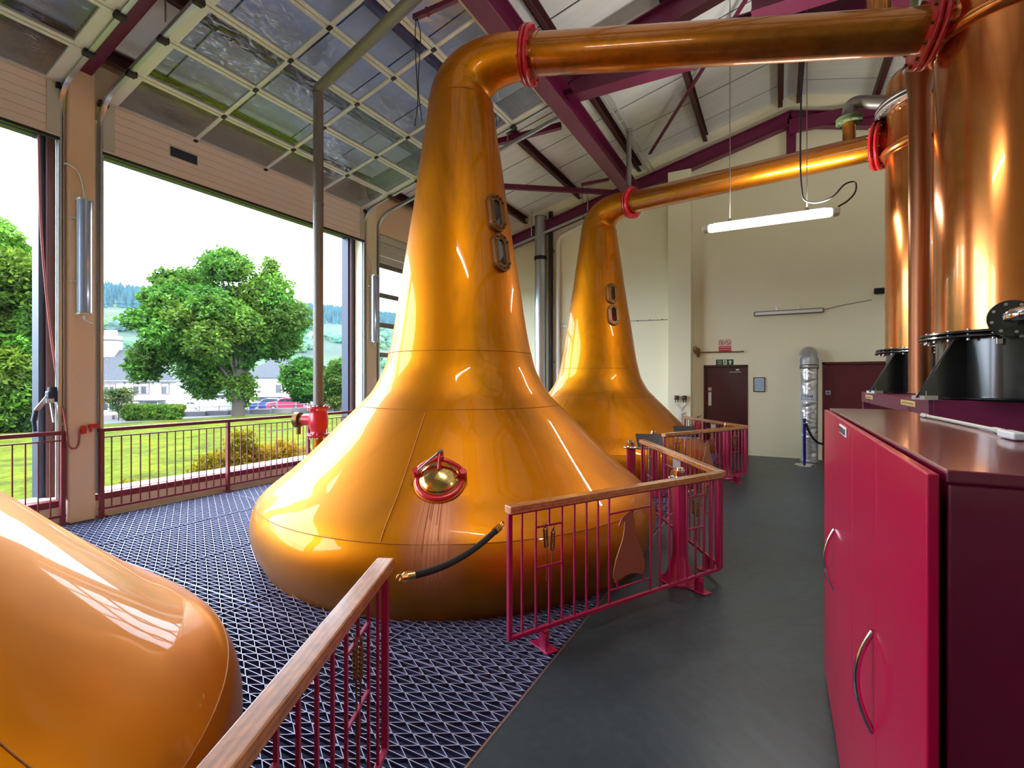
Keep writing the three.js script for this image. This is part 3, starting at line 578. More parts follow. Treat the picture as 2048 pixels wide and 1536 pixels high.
// ------------------------------------------------------------------ steel stand pipe with the red valve beside the big still
{
  const e = -5.3, n = 4.5, t = thing('relief_pipe', 'tall grey steel pipe with a red valve beside the left side of the big still', 'pipe', P(e, 0, n));
  mesh('pipe', [rod(V(0, 1.36, 0), V(0, 5.50, 0), .064, 24), new THREE.SphereGeometry(.066, 24, 16).translate(0, 5.50, 0), rod(V(0, 5.50, 0), V(2.05, 5.58, .54), .066, 24), rod(V(2.05, 5.58, .54), V(4.0, 5.66, 1.05), .066, 24)], M.greyPipe, t);
  mesh('weld', [new THREE.TorusGeometry(.066, .006, 6, 24).rotateX(Math.PI / 2).translate(0, 5.42, 0), flatRing(.06, .072, .02, 24).translate(0, 4.0, 0)], M.greyPipe, t);
  const v = mesh('valve', [lathe([[.05, .95], [.145, .955], [.148, .985], [.105, .99], [.095, 1.03], [.118, 1.08], [.125, 1.16], [.118, 1.25], [.10, 1.29], [.13, 1.30], [.14, 1.325], [.14, 1.35], [.06, 1.355]], 36), rod(V(0, 1.17, 0), V(-.20, 1.17, .06), .075, 20)], M.red, t);
  const b = []; for (let j = 0; j < 8; j++) { const a = j / 8 * Math.PI * 2; b.push(hex(.014, .07).translate(.125 * Math.cos(a), 1.335, .125 * Math.sin(a)), hex(.014, .07).translate(.125 * Math.cos(a), .965, .125 * Math.sin(a))); }
  mesh('bolt', b, M.steel, v);
  mesh('actuator', [rod(V(-.18, 1.17, .06), V(-.245, 1.17, .08), .062, 20), rod(V(-.25, 1.17, .08), V(-.31, 1.17, .10), .10, 24), rod(V(-.27, 1.10, .09), V(-.27, .98, .09), .03, 14)], M.brassDull, t);
  mesh('lever', bar(V(-.27, 1.07, .09), V(-.70, 1.0, .22), .03, .012), M.greyPipe, t);
  mesh('outlet_pipe', rod(V(0, -.6, 0), V(0, .955, 0), .062, 24), M.copperPipe, t);
}

{
  const t = thing('vent_stub', 'short grey vent pipe rising from the red flange of the far still', 'pipe', P(-2.40, 0, 8.95));
  mesh('pipe', rod(V(0, 5.12, 0), V(0, 6.24, 0), .045, 18), M.greyPipe, t); mesh('cap', flatRing(.02, .066, .03, 20).translate(0, 6.24, 0), M.greyPipe, t);
}
// ------------------------------------------------------------------ guard panels round the stills
const woodRail = (L) => { const g = rbox(L, .048, .075, L / 2, .905, 0, .006); const p = g.attributes.position, uv = g.attributes.uv; for (let i = 0; i < p.count; i++) uv.setXY(i, p.getX(i) * .8, (p.getZ(i) + p.getY(i)) * 6); return g; };
const EAR = (() => { const g = [rod(V(0, -.13, 0), V(.004, .0, 0), .0035, 6)]; for (let i = 0; i < 7; i++) for (const s of [-1, 1]) { const k = new THREE.SphereGeometry(1, 8, 6).scale(.0075, .017, .006).rotateZ(-s * .45).translate(s * .0105, .01 + i * .0165, 0); g.push(k); } g.push(new THREE.SphereGeometry(1, 8, 6).scale(.007, .019, .006).translate(0, .135, 0)); for (const s of [-1, 0, 1]) g.push(rod(V(s * .008, .12, 0), V(s * .016, .165, 0), .0014, 4)); return merge(g); })();
const STILLCUT = (() => { const half = [[.035, .50], [.045, .46], [.052, .40], [.066, .34], [.095, .28], [.135, .20], [.155, .13], [.158, .09], [.140, .045], [.10, .06], [.05, .075], [0, .078]]; const r = half, l = half.slice(0, -1).map(([x, y]) => [-x, y]).reverse(); return prism([...[[-.03, .512], [.0, .525], [.028, .52]], ...r, ...l.slice(0, -1), [-.045, .46], [-.075, .455], [-.09, .43], [-.103, .44], [-.085, .475], [-.06, .50]], .006, .001); })();
function guard(label, from, to, o = {}) {
  const a = P(from[0], 0, from[1]), b = P(to[0], 0, to[1]), L = a.distanceTo(b), turn = Math.atan2(-(b.z - a.z), b.x - a.x);
  const t = thing('guard_panel', label, 'railing panel', a, turn), mm = M.railRed, N = 20, p = L / N, r = (n, g, par = t) => mesh(n, g, mm, par);
  mesh('handrail', woodRail(L), M.wood, t);
  r('post', RB(0, .028, .12, .882, -.014, .014, .003)); r('post', RB(L - .028, L, .12, .882, -.014, .014, .003));
  r('top_bar', RB(0, L, .868, .882, -.011, .011, .003)); r('bottom_bar', RB(0, L, .112, .138, -.012, .012, .003));
  const full = box(.011, .735, .011, 0, .503, 0), add = (x, y0, y1, n = 'baluster') => r(n, box(.011, y1 - y0, .011, x, (y0 + y1) / 2, 0));
  const skip = [3, 9, 10, 11, 17];
  for (let k = 1; k < N; k++) if (!skip.includes(k)) { const m = r('baluster', full); m.position.x = k * p; }
  for (const k of [3, 17]) {
    add(k * p, .765, .87); add(k * p, .135, .51);
    for (const y of [.765, .51]) r('cross_bar', box(2 * p, .011, .011, k * p, y, 0));
    for (const s of [-1, 1]) { const m = mesh('wheat_ear', EAR, M.brassDull, t); m.position.set(k * p + s * .024, .60 + (s < 0 ? .03 : .0), 0); m.rotation.z = -s * .06; const st = mesh('stalk', tube([V(0, -.13, 0), V(s * .004, -.17, 0), V(s * .012, -.22, 0)].map((q) => q.add(V(0, 0, 0))), .0035, 8, 5), M.brassDull, m); if (s > 0) st.scale.y = .9; }
  }
  for (const y of [.757, .225]) r('cross_bar', box(4 * p, .011, .011, 10 * p, y, 0));
  add(10 * p + .02, .735, .757, 'stay'); add(10 * p - .13, .225, .29, 'stay'); add(10 * p + .13, .225, .29, 'stay');
  const c = mesh('still_cutout', STILLCUT, std(lin(.46, .17, .10), { rough: .45, metal: .35 }), t); c.position.set(10 * p - .01, .225, 0); if (o.flip) c.rotation.y = Math.PI;
  for (const x of (o.feet ?? [.13, .87])) r('foot', [RB(x * L - .02, x * L + .02, .012, .115, -.03, .03, .004), RB(x * L - .045, x * L + .045, 0, .012, -.09, .09, .003), box(.012, .09, .05, x * L - .026, .055, .035)]);
  return t;
}
guard('front guard panel with wheat and still cutouts between the big still and the walkway', [-1.435, 2.61], [-.43, 4.43]);
guard('guard panel running back from the corner of the front panel toward the far still', [-.42, 4.47], [-1.55, 6.41], { flip: 1 });
guard('nearest guard panel, its wooden handrail slanting up from the bottom edge', [-.47, -.44], [-1.47, 1.60], { flip: 1 });
guard('guard panel in front of the far still, ending at the dark red door', [-1.45, 7.27], [-.49, 9.21]);
guard('farthest guard panel behind the far still, below the fire exit door', [-.48, 9.25], [-1.77, 11.10], { flip: 1 });
// rope between the near and the front panel
{
  const t = thing('barrier_rope', 'black barrier rope with brass ends hanging before the big still', 'rope'), a = P(-1.45, .835, 1.63), b = P(-1.435, .845, 2.575), pts = [];
  for (let i = 0; i <= 20; i++) { const k = i / 20, q = a.clone().lerp(b, .1 + .8 * k); q.y -= .07 * (1 - (2 * (.1 + .8 * k) - 1) ** 2) ; pts.push(q); }
  mesh('cord', new THREE.TubeGeometry(new THREE.CatmullRomCurve3(pts), 60, .017, 12), M.rope, t);
  for (const [q, w] of [[pts[0], pts[1]], [pts[20], pts[19]]]) { const d = q.clone().sub(w).normalize(); mesh('end_cap', [rod(q.clone().addScaledVector(d, -.02), q.clone().addScaledVector(d, .03), .021, 16), rod(q.clone().addScaledVector(d, .03), q.clone().addScaledVector(d, .055), .020, 16, .008)], M.brass, t); mesh('hook', new THREE.TorusGeometry(.014, .004, 8, 18).rotateY(Math.PI / 2).translate(...q.clone().addScaledVector(d, .068).toArray()), M.brass, t); }
}
// valve spindle columns
[[-.735, 4.34, 'maroon valve column with chrome nut inside the corner of the front panels'], [-1.60, 6.06, 'maroon valve column with chrome nut at the end of the second guard panel'], [-1.62, 7.40, 'maroon valve column with chrome nut left of the far guard panel'], [-.80, 9.28, 'maroon valve column partly hidden in the corner of the far panels']].forEach(([e, n, label]) => {
  const t = thing('valve_column', label, 'valve column', P(e, 0, n));
  mesh('column', lathe([[.15, 0], [.15, .02], [.11, .05], [.065, .18], [.056, .25], [.056, .855]], 28), M.railRed, t);
  mesh('base_plate', [cyl(.17, .17, .016, 0, .008, 0, 28)], M.maroon, t);
  mesh('cap_plate', lathe([[.01, .855], [.088, .855], [.09, .872], [.07, .878], [.03, .88]], 28), M.chrome, t);
  mesh('nut', [hex(.05, .05).translate(0, .905, 0), cyl(.034, .036, .02, 0, .94, 0, 18)], M.chrome, t);
});
// reading boards and hanging notices
[[-1.50, 6.62, 'black slanted reading board on a silver post by the second guard panel', .6], [-1.27, 8.05, 'small black slanted reading board on a thin silver post by the far still', .6]].forEach(([e, n, label]) => {
  const t = thing('lectern', label, 'lectern', P(e, 0, n), -.5);
  mesh('post', rod(V(0, .02, 0), V(0, .86, 0), .02, 14), M.chrome, t); mesh('foot', cyl(.13, .14, .02, 0, .01, 0, 24), M.chrome, t);
  mesh('board', rbox(.34, .022, .28, 0, 0, 0, .006).rotateX(.6).rotateY(.9).translate(0, .885, 0), M.dark, t);
  mesh('edge', rbox(.36, .028, .012, 0, 0, .145, .004).rotateX(.6).rotateY(.9).translate(0, .885, 0), M.alu, t);
});
[[-.98, 5.46, 'blank white notice hung under the handrail of the second guard panel', 1.045], [-1.13, 10.2, 'blank white notice hung under the handrail of the farthest guard panel', .99]].forEach(([e, n, label]) => {
  const t = thing('notice', label, 'notice', P(e, .79, n), Math.PI / 2 + .53); mesh('sheet', box(.22, .16, .006, 0, 0, .03), M.paper, t); mesh('holder', box(.24, .012, .02, 0, -.085, .03), M.alu, t);
});

// ------------------------------------------------------------------ red cabinet at the right
{
  const t = thing('cabinet', 'glossy crimson cabinet with long curved handles filling the lower right corner', 'cabinet'), e1 = .585, n0 = 1.12, n1 = 3.36, H = 1.52;
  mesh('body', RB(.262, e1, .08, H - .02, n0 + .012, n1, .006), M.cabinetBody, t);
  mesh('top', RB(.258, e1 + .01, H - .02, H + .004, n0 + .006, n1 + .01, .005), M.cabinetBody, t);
  mesh('plinth', B(.29, e1 - .03, 0, .08, n0 + .03, n1 - .03), M.dark, t);
  const edges = [n0, 1.635, 2.125, 2.71, 3.34];
  for (let i = 0; i < 4; i++) {
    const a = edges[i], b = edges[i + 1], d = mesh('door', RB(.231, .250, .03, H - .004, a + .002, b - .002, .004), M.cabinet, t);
    if (i === 1 || i === 3) { // curved pull
      const n = a + .05, pts = []; for (let k = 0; k <= 14; k++) { const s = k / 14 * 2 - 1; pts.push(P(.231 - .038 * (1 - s * s), .845 + s * .14, n)); }
      mesh('handle', [...[.0].map(() => { const g = new THREE.TubeGeometry(new THREE.CatmullRomCurve3(pts), 30, .008, 10); return g; })], M.chrome, d);
    }
  }
  const l = mesh('label_holder', RB(.226, .231, 1.462, 1.50, 2.27, 2.50, .002), M.white, t);
  mesh('insert', B(.2245, .2265, 1.469, 1.493, 2.285, 2.485), M.plasticBlue, l);
}
{
  const t = thing('cable_conduit', 'pale conduit with clips lying along the back of the cabinet top', 'conduit');
  const pts = [P(.55, 1.532, 2.75), P(.565, 1.532, 2.4), P(.575, 1.532, 2.0), P(.575, 1.532, 1.4)];
  mesh('conduit', tube(pts, .0065, 30, 8), M.alu, t);
  for (const [e, n] of [[.55, 2.70], [.575, 1.98], [.575, 1.62]]) mesh('clip', rbox(.018, .016, .07, e, 1.533, -n, .006), M.alu, t);
  mesh('box', rbox(.035, .02, .11, .552, 1.536, -1.80, .006), M.plastic, t);
}

// ------------------------------------------------------------------ things on the back wall
function leaf(name, e0, e1, top, mat) { // set back a little in the opening
  const t = structGroup(name);
  mesh('leaf', RB(e0 + .045, e1 - .045, .002, top - .045, NB + .05, NB + .095, .004), mat, t);
  mesh('added_light_block', B(e0 - .1, e1 + .1, -.3, top + .1, NB + .26, NB + .30), M.dark, t); mesh('threshold', B(e0, e1, -.05, .0, NB, NB + .26), M.floor, t);  // added unseen dark sheet behind the leaf stops outdoor light leaking under it
  mesh('frame', [B(e0, e0 + .045, 0, top, NB - .01, NB + .14), B(e1 - .045, e1, 0, top, NB - .01, NB + .14), B(e0, e1, top - .045, top, NB - .01, NB + .14)], mat, t); return t;
}
{
  const d = leaf('door_1', -1.55, -.61, 2.05, M.doorWood), n = NB + .045;
  const g = mesh('vision_panel', RB(-1.455, -1.385, 1.10, 1.42, n - .01, n + .01, .003), M.alu, d); mesh('glass', B(-1.44, -1.40, 1.12, 1.40, n - .013, n - .008), M.plastic, g);
  mesh('push_plate', RB(-1.46, -1.38, 1.45, 1.53, n - .008, n + .004, .003), M.steel, d);
  mesh('door_closer', [RB(-.86, -.79, 1.92, 1.955, n - .05, n, .004), bar(P(-1.0, 1.885, n - .03), P(-.75, 1.885, n - .03), .018, .012)], M.alu, d);
  const e = leaf('door_2', .82, 2.55, 2.08, M.doorRed);
  const s = mesh('fire_door_sign', RB(.885, .97, 1.39, 1.475, n - .004, n + .004, .002), M.paper, e); mesh('disc', cyl(.032, .032, .004, 0, 0, 0, 24).rotateX(Math.PI / 2).translate(.927, 1.432, -(n - .006)), std(lin(.03, .13, .45), { rough: .5 }), s);
  mesh('floor_stop', RB(.90, .93, .03, .30, n - .03, n + .005, .003), M.alu, e);
}
const facing = (tx, w, h, d = .006) => { const f = std(0xffffff, { map: tx, rough: .5 }), s = std(lin(.7, .7, .68), { rough: .6 }); const m = shadows(new THREE.Mesh(new THREE.BoxGeometry(w, h, d), [s, s, s, s, f, s])); return m; };
function sign(name, label, tx, e, h, w, hh, n = NB) { const m = facing(tx, w, hh); m.name = numbered(name); m.position.copy(P(e, h, n - .004)); scene.add(m); return tag(m, label, 'sign'); }
sign('fire_exit_sign', 'green fire exit sign with running figure and arrow above the dark door', canvasTex(512, 192, (c, w, h) => {
  c.fillStyle = '#e6efe2'; c.fillRect(0, 0, w, h); c.fillStyle = '#0d3f24'; c.fillRect(8, 8, w - 16, h - 16); c.fillStyle = '#cfe8bf'; c.font = 'bold 62px sans-serif'; c.textAlign = 'center'; c.fillText('Fire', 112, 82); c.fillText('exit', 112, 150);
  c.fillRect(212, 24, 106, 146); c.fillStyle = '#0d3f24'; c.beginPath(); c.arc(272, 46, 13, 0, 7); c.fill(); c.lineWidth = 15; c.strokeStyle = '#0d3f24'; c.lineCap = 'round';
  c.beginPath(); c.moveTo(264, 70); c.lineTo(252, 110); c.lineTo(282, 128); c.lineTo(276, 160); c.moveTo(252, 110); c.lineTo(236, 140); c.lineTo(222, 150); c.moveTo(262, 74); c.lineTo(290, 92); c.moveTo(258, 74); c.lineTo(232, 92); c.stroke();
  c.fillStyle = '#cfe8bf'; c.beginPath(); c.moveTo(412, 26); c.lineTo(470, 88); c.lineTo(432, 82); c.lineTo(432, 164); c.lineTo(392, 164); c.lineTo(392, 82); c.lineTo(354, 88); c.fill();
}), -1.095, 2.11, .385, .145);
sign('prohibition_sign', 'white sign with two red prohibition roundels and a red panel above the door', canvasTex(256, 288, (c, w, h) => {
  c.fillStyle = '#e4cdbd'; c.fillRect(0, 0, w, h); c.lineWidth = 11; c.strokeStyle = '#7c2416';
  for (const x of [66, 190]) { c.strokeStyle = '#3a1b16'; c.lineWidth = 9; c.beginPath(); if (x < 100) { c.moveTo(48, 92); c.lineTo(86, 80); c.moveTo(60, 108); c.lineTo(72, 60); } else { c.moveTo(168, 62); c.lineTo(186, 92); c.moveTo(176, 108); c.lineTo(206, 96); } c.stroke(); c.strokeStyle = '#8e2214'; c.lineWidth = 11; c.beginPath(); c.arc(x, 84, 50, 0, 7); c.stroke(); c.beginPath(); c.moveTo(x - 36, 48); c.lineTo(x + 36, 120); c.stroke(); }
  c.fillStyle = '#b8122c'; c.fillRect(12, 160, 232, 118); c.fillStyle = '#f0a0a4'; c.fillRect(30, 182, 198, 16); c.fillRect(24, 230, 208, 14);
}), -1.09, 2.50, .285, .30);
{
  const t = thing('picture_frame', 'small framed pale blue sheet on the wall right of the dark door', 'picture', P(-.38, 1.60, NB - .012));
  mesh('frame', [box(.235, .018, .022, 0, .152, 0), box(.235, .018, .022, 0, -.152, 0), box(.018, .32, .022, .11, 0, 0), box(.018, .32, .022, -.11, 0, 0)], M.dark, t);
  mesh('mount', box(.21, .29, .008), M.white, t); mesh('sheet', box(.18, .255, .004, 0, 0, .006), std(lin(.36, .52, .68), { rough: .4 }), t);
}
{
  const t = thing('gas_detector', 'small dark gas detector with a thin pipe along the wall above the exit sign', 'detector');
  mesh('body', [rod(P(-1.68, 2.40, NB - .07), P(-1.68, 2.40, NB), .06, 18), rbox(.07, .09, .06, -1.66, 2.30, -(NB - .03), .01)], M.brassDull, t);
  mesh('pipe', rod(P(-1.66, 2.355, NB - .04), P(-.69, 2.345, NB - .04), .014, 10), M.brassDull, t);
  mesh('clip', [-1.45, -1.2, -.95, -.72].map((e) => box(.03, .035, .05, e, 2.352, -(NB - .025))), M.greyPipe, t);
  mesh('cable', tube([P(-1.68, 2.46, NB - .03), P(-1.75, 2.5, NB - .02), P(-1.77, 2.40, NB - .02), P(-1.72, 2.32, NB - .03)], .006, 20, 5), M.dark, t);
}
{
  const t = thing('fire_extinguisher', 'red fire extinguisher standing at the wall left of the dark door', 'extinguisher', P(-1.66, 0, NB - .14));
  mesh('body', lathe([[.001, .02], [.07, .02], [.08, .04], [.08, .66], [.07, .72], [.03, .76], [.02, .79]], 28), M.red, t); mesh('valve', [cyl(.022, .022, .05, 0, .81, 0), bar(V(-.02, .84, 0), V(.09, .87, 0), .02, .012), bar(V(-.02, .82, 0), V(.08, .80, 0), .02, .01)], M.dark, t); mesh('stand', cyl(.10, .11, .02, 0, .01, 0), M.red, t);
}
[[-2.10, 'left black switch box with white cables on the white pillar'], [-1.925, 'right black switch box with white cables on the white pillar']].forEach(([e, label], i) => {
  const t = thing('switch_box', label, 'switch', P(e, 1.29, 12.08));
  mesh('box', rbox(.09, .10, .09, 0, 0, .045, .01), M.dark, t); mesh('knob', rod(V(-.012, .005, .09), V(-.012, .005, .105), .018, 16), M.steel, t);
  for (const s of [-.025, .025]) { mesh('gland', rod(V(s, -.05, .045), V(s, -.11, .045), .011, 8), M.dark, t); mesh('cable', tube([V(s, -.10, .045), V(s * .8, -.16, .04), V((i ? -.065 : .075) + s * .2, -.25, .02), V((i ? -.075 : .085) + s * .2, -.34, .02), V((i ? -.075 : .085) + s * .2, -.75, .02)], .009, 30, 6), M.white, t); }
});
mesh('cable_trunking', [RB(-2.06, -2.0, .2, .95, 12.05, 12.08, .004), RB(-2.02, -1.93, .92, .95, 12.05, 12.08, .004)], M.white); tag(scene.children.at(-1), 'thin white cable trunking on the white pillar below the switches', 'trunking');
{ // unlit strip light fixed to the wall
  const t = thing('wall_strip_light', 'unlit strip light fixed to the wall above the picture and steam column', 'light fitting', P(.18, 3.18, NB));
  mesh('body', rbox(1.34, .10, .07, 0, 0, .055, .02), M.greyPipe, t); mesh('diffuser', rbox(1.28, .065, .03, 0, -.005, .095, .012), M.plastic, t);
  for (const x of [-.22, .2]) mesh('bracket', box(.04, .09, .02, x, .08, .02), M.steel, t);
  mesh('cable', tube([V(.67, .02, .05), V(.75, .03, .03), V(.95, .075, .02), V(1.5, .16, .015)], .006, 30, 5), M.greyPipe, t);
}
{
  const t = thing('floodlight', 'small dark floodlight on the back wall beside the rear condenser', 'light fitting', P(1.80, 3.53, NB));
  mesh('body', rbox(.20, .12, .08, 0, 0, .12, .02).rotateX(.3), M.dark, t); mesh('bracket', [rod(V(0, 0, 0), V(0, 0, .1), .015), box(.06, .06, .02, 0, 0, .01)], M.dark, t);
}
{ // conduit runs along the wall
  const t = thing('wall_conduit', 'thin conduit running along the cream wall left of the white pillar', 'conduit');
  mesh('pipe', rod(P(-3.6, 3.20, NB - .02), P(-2.35, 3.17, NB - .02), .008, 6), M.greyPipe, t); mesh('clip', [-3.4, -3.1, -2.8, -2.5].map((e) => box(.03, .03, .03, e, 3.185, -(NB - .015))), M.greyPipe, t);
  const u = thing('wall_tube_light', 'white tube light on the wall between the flue and the far still', 'light fitting', P(-4.75, 3.15, NB));
  mesh('body', rbox(.75, .08, .07, 0, 0, .05, .02), M.white, u); mesh('end_cap', box(.05, .085, .075, -.36, 0, .05), M.greyPipe, u);
}
{
  const t = thing('flue', 'tall silver flue pipe standing against the back wall between the stills', 'flue', P(-5.68, 0, NB - .22));
  mesh('pipe', rod(V(0, 0, 0), V(0, 6.12, 0), .155, 32), M.aluTrack, t); mesh('joint_band', flatRing(.15, .17, .10, 32).translate(0, 5.0, 0), M.dark, t); mesh('top_cap', cyl(.162, .162, .03, 0, 6.12, 0), M.greyPipe, t);
  for (const h of [1.4, 3.2]) mesh('band', flatRing(.15, .159, .04, 32).translate(0, h, 0), M.steel, t);
  const d = thing('vent_pipe', 'dark slim vent pipe standing right behind the silver flue', 'pipe', P(-5.42, 0, NB - .12)); mesh('pipe', rod(V(0, .0, 0), V(0, 6.25, 0), .06, 18), M.dark, d); mesh('bracket', [box(.14, .05, .1, 0, 5.2, -.05), box(.14, .05, .1, 0, 2.2, -.05)], M.greyPipe, d);
  const w = thing('white_pipe', 'white pipe with a bent top running down the wall right of the flue', 'pipe'); mesh('pipe', pipe([P(-5.22, .0, NB - .08), P(-5.22, 5.55, NB - .08), P(-3.6, 6.05, NB - .08)], .05, .18, 14), M.white, w);
}
// display column and rope post before the dark red double door
{
  const t = thing('display_column', 'silver foil wrapped column with an elbow top lettered STEAM', 'column', P(.565, 0, 12.05)), r = .155;
  mesh('column', [rod(V(0, .015, 0), V(0, 2.0, 0), r, 40)], M.foil, t);
  mesh('elbow', [(() => { const c = new THREE.CatmullRomCurve3([V(0, 2.0, 0), V(0, 2.14, -.02), V(0, 2.22, -.12), V(0, 2.25, -.30)]); return new THREE.TubeGeometry(c, 20, r + .012, 32); })()], std(lin(.40, .41, .42), { rough: .4, metal: .5 }), t);
  mesh('collar', flatRing(r, r + .02, .05, 40).translate(0, 1.96, 0), M.greyPipe, t); mesh('rim', new THREE.TorusGeometry(r + .03, .018, 10, 40, Math.PI).translate(0, 2.09, .02), M.plastic, t);
  mesh('foot', cyl(r + .02, r + .02, .02, 0, .01, 0, 36), M.steel, t);
  const art = canvasTex(512, 256, (c, w, h) => { c.fillStyle = '#ccd3e2'; c.fillRect(0, 0, w, h); c.fillStyle = '#1c2a66'; c.font = 'bold 118px sans-serif'; c.textAlign = 'center'; c.fillText('STEAM', w / 2, 122); c.fillStyle = '#8f9478'; for (let i = 0; i < 12; i++) c.fillRect(34 + i * 38, 150, 20 + (i * 7) % 11, 44); });
  const lb = mesh('lettering', new THREE.CylinderGeometry(r + .002, r + .002, .17, 24, 1, true, R(-20 - 62), R(124)).translate(0, 1.33, 0), std(0xffffff, { map: art, rough: .6 }), t); lb.userData.label = 'blue STEAM lettering on the foil';
}
{
  const t = thing('rope_post', 'purple rope post on a chrome foot before the silver column', 'rope post', P(.455, 0, 11.45));
  mesh('post', [rod(V(0, .03, 0), V(0, .88, 0), .026, 18)], std(lin(.03, .02, .30), { rough: .2, metal: .5 }), t); mesh('head', [cyl(.032, .032, .06, 0, .90, 0, 18)], M.navy, t); mesh('ring', new THREE.TorusGeometry(.03, .008, 8, 20).rotateX(Math.PI / 2).translate(0, .84, 0), M.chrome, t);
  mesh('foot', lathe([[.001, .045], [.05, .04], [.15, .022], [.17, .012], [.17, 0]], 36), M.chrome, t);
  const u = thing('door_rope', 'dark rope sagging from the purple post toward the dark red door', 'rope');
  mesh('cord', tube([P(.48, .84, 11.45), P(.56, .62, 11.5), P(.68, .46, 11.6), P(.82, .42, 11.72), P(.98, .50, 11.85), P(1.1, .72, 11.98), P(1.16, .86, 12.04)], .022, 50, 10), M.rope, u);
  const v = copy(t, 'purple rope post hidden behind the red cabinet', P(1.18, 0, 12.06));
}

// ------------------------------------------------------------------ hanging strip lights (the hall's lamps)
function hangingLight(e, h, n, label, cable) {
  const t = thing('hanging_light', label, 'strip light', P(e, h, n)), L = 1.64;
  mesh('housing', [rbox(L - .3, .02, .05, 0, .066, 0, .008)], M.plastic, t);
  const gl = mesh('tube', rbox(L - .16, .10, .125, 0, .006, 0, .03), M.lampGlow, t);
  for (const s of [-1, 1]) { mesh('end_cap', rbox(.085, .085, .14, s * (L / 2 - .042), .0, 0, .02), M.alu, t); mesh('chain', tube([V(s * .46, .06, 0), V(s * .46, 2, .004), V(s * .46, lining(e + s * .46) - h, 0)], .006, 10, 5), M.greyPipe, t); mesh('clip', box(.05, .04, .03, s * .46, .075, 0), M.greyPipe, t); }
  if (cable) mesh('flex', new THREE.TubeGeometry(new THREE.CatmullRomCurve3([V(.41, 3.2, 0), V(.40, 2.0, 0), V(.40, .40, 0), V(.44, .20, .02), V(.58, .15, .02), V(.74, .20, 0), V(.88, .34, 0), V(.98, .35, -.02), V(.985, .23, -.02), V(.90, .12, 0), V(.80, .065, 0)]), 120, .011, 8), M.dark, t);
  const l = new THREE.RectAreaLight(0xfffaf2, LAMP.nits, L - .2, .12); l.position.set(0, -.055, 0); l.rotation.x = -Math.PI / 2; l.name = 'lamp'; l.castShadow = true; t.add(l);
  const u = new THREE.RectAreaLight(0xfffaf2, LAMP.up, L - .2, .12); u.position.set(0, .12, 0); u.rotation.x = Math.PI / 2; u.name = 'added_ceiling_fill'; t.add(u);  // added upward light, stronger than the downward one, to brighten the ceiling
  return t;
}
hangingLight(-.135, 3.83, 7.5, 'lit white strip light hanging on chains before the back wall', true);
hangingLight(-1.1, 4.45, 2.0, 'lit white strip light hanging above the picture, nearest the camera');
hangingLight(4.3, 3.9, 2.4, 'lit white strip light hanging over the right side, level with the cabinet');
hangingLight(4.3, 3.9, 8.2, 'lit white strip light hanging over the far right side behind the condensers');

// ------------------------------------------------------------------ outside: lawn, road, hill
const CA = Math.cos(camera.rotation.y), SA = Math.sin(camera.rotation.y);
const S = (X, h, Z) => V(X * CA - Z * SA, h, -(X * SA + Z * CA));   // site grid used for everything out of doors (turned 28 degrees to the hall)
const lerp = (a, b, k) => a + (b - a) * Math.max(0, Math.min(1, k));
const smooth = (a, b, x) => { const k = Math.max(0, Math.min(1, (x - a) / (b - a))); return k * k * (3 - 2 * k); };
function ground(e, n) {
  const s = -e - 7.9; let h = s < 38 ? lerp(-.55, -1.6, s / 38) : s < 75 ? lerp(-1.6, -3.0, (s - 38) / 37) : lerp(-3.0, -6, (s - 75) / 130);
  const hill = smooth(190, 960, s) * (143 + (n - 362) * .055) - smooth(960, 1500, s) * 60; h += hill + (s > 200 ? 5 * noise.noise(e * .006, n * .006, 3) * smooth(200, 400, s) : 0);
  return h;
}
const groundAt = (X, Z) => { const p = S(X, 0, Z); return ground(p.x, -p.z); };
function terrain(s0, s1, ds, n0, n1, dn, uvk) {
  const a = Math.round((s1 - s0) / ds), b = Math.round((n1 - n0) / dn), pos = [], uv = [], idx = [];
  for (let i = 0; i <= a; i++) for (let j = 0; j <= b; j++) { const e = -7.9 - (s0 + (s1 - s0) * i / a), n = n0 + (n1 - n0) * j / b; pos.push(e, ground(e, n), -n); uv.push(e * uvk, n * uvk); }
  for (let i = 0; i < a; i++) for (let j = 0; j < b; j++) { const q = i * (b + 1) + j; idx.push(q, q + b + 1, q + 1, q + 1, q + b + 1, q + b + 2); }
  const g = new THREE.BufferGeometry(); g.setAttribute('position', new THREE.Float32BufferAttribute(pos, 3)); g.setAttribute('uv', new THREE.Float32BufferAttribute(uv, 2)); g.setIndex(idx); g.computeVertexNormals(); return g;
}
M.lawn = std(lin(.160, .135, .022), { rough: .95, specularIntensity: .1, map: T.grass, bumpMap: T.bump, bumpScale: .02 });
M.asphalt = std(lin(.055, .055, .065), { rough: .9 });
M.field = std(0xffffff, { rough: 1, map: tex(512, (u, v) => { const a = fbm(u, v, 4, 3, 11), b = fbm(u, v, 26, 3, 2); const s = .85 + .35 * b; return a > .14 ? [.27 * s, .31 * s, .13 * s] : a > -.05 ? [.13 * s, .24 * s, .09 * s] : [.09 * s, .19 * s, .10 * s]; }) });
struct('lawn', terrain(0, 37, 1, -60, 130, 4, .12), M.lawn);
struct('road', terrain(37, 43, 3, -80, 200, 5, .1), M.asphalt);
struct('hill', terrain(43, 1500, 16, -200, 1500, 20, .004), M.field);
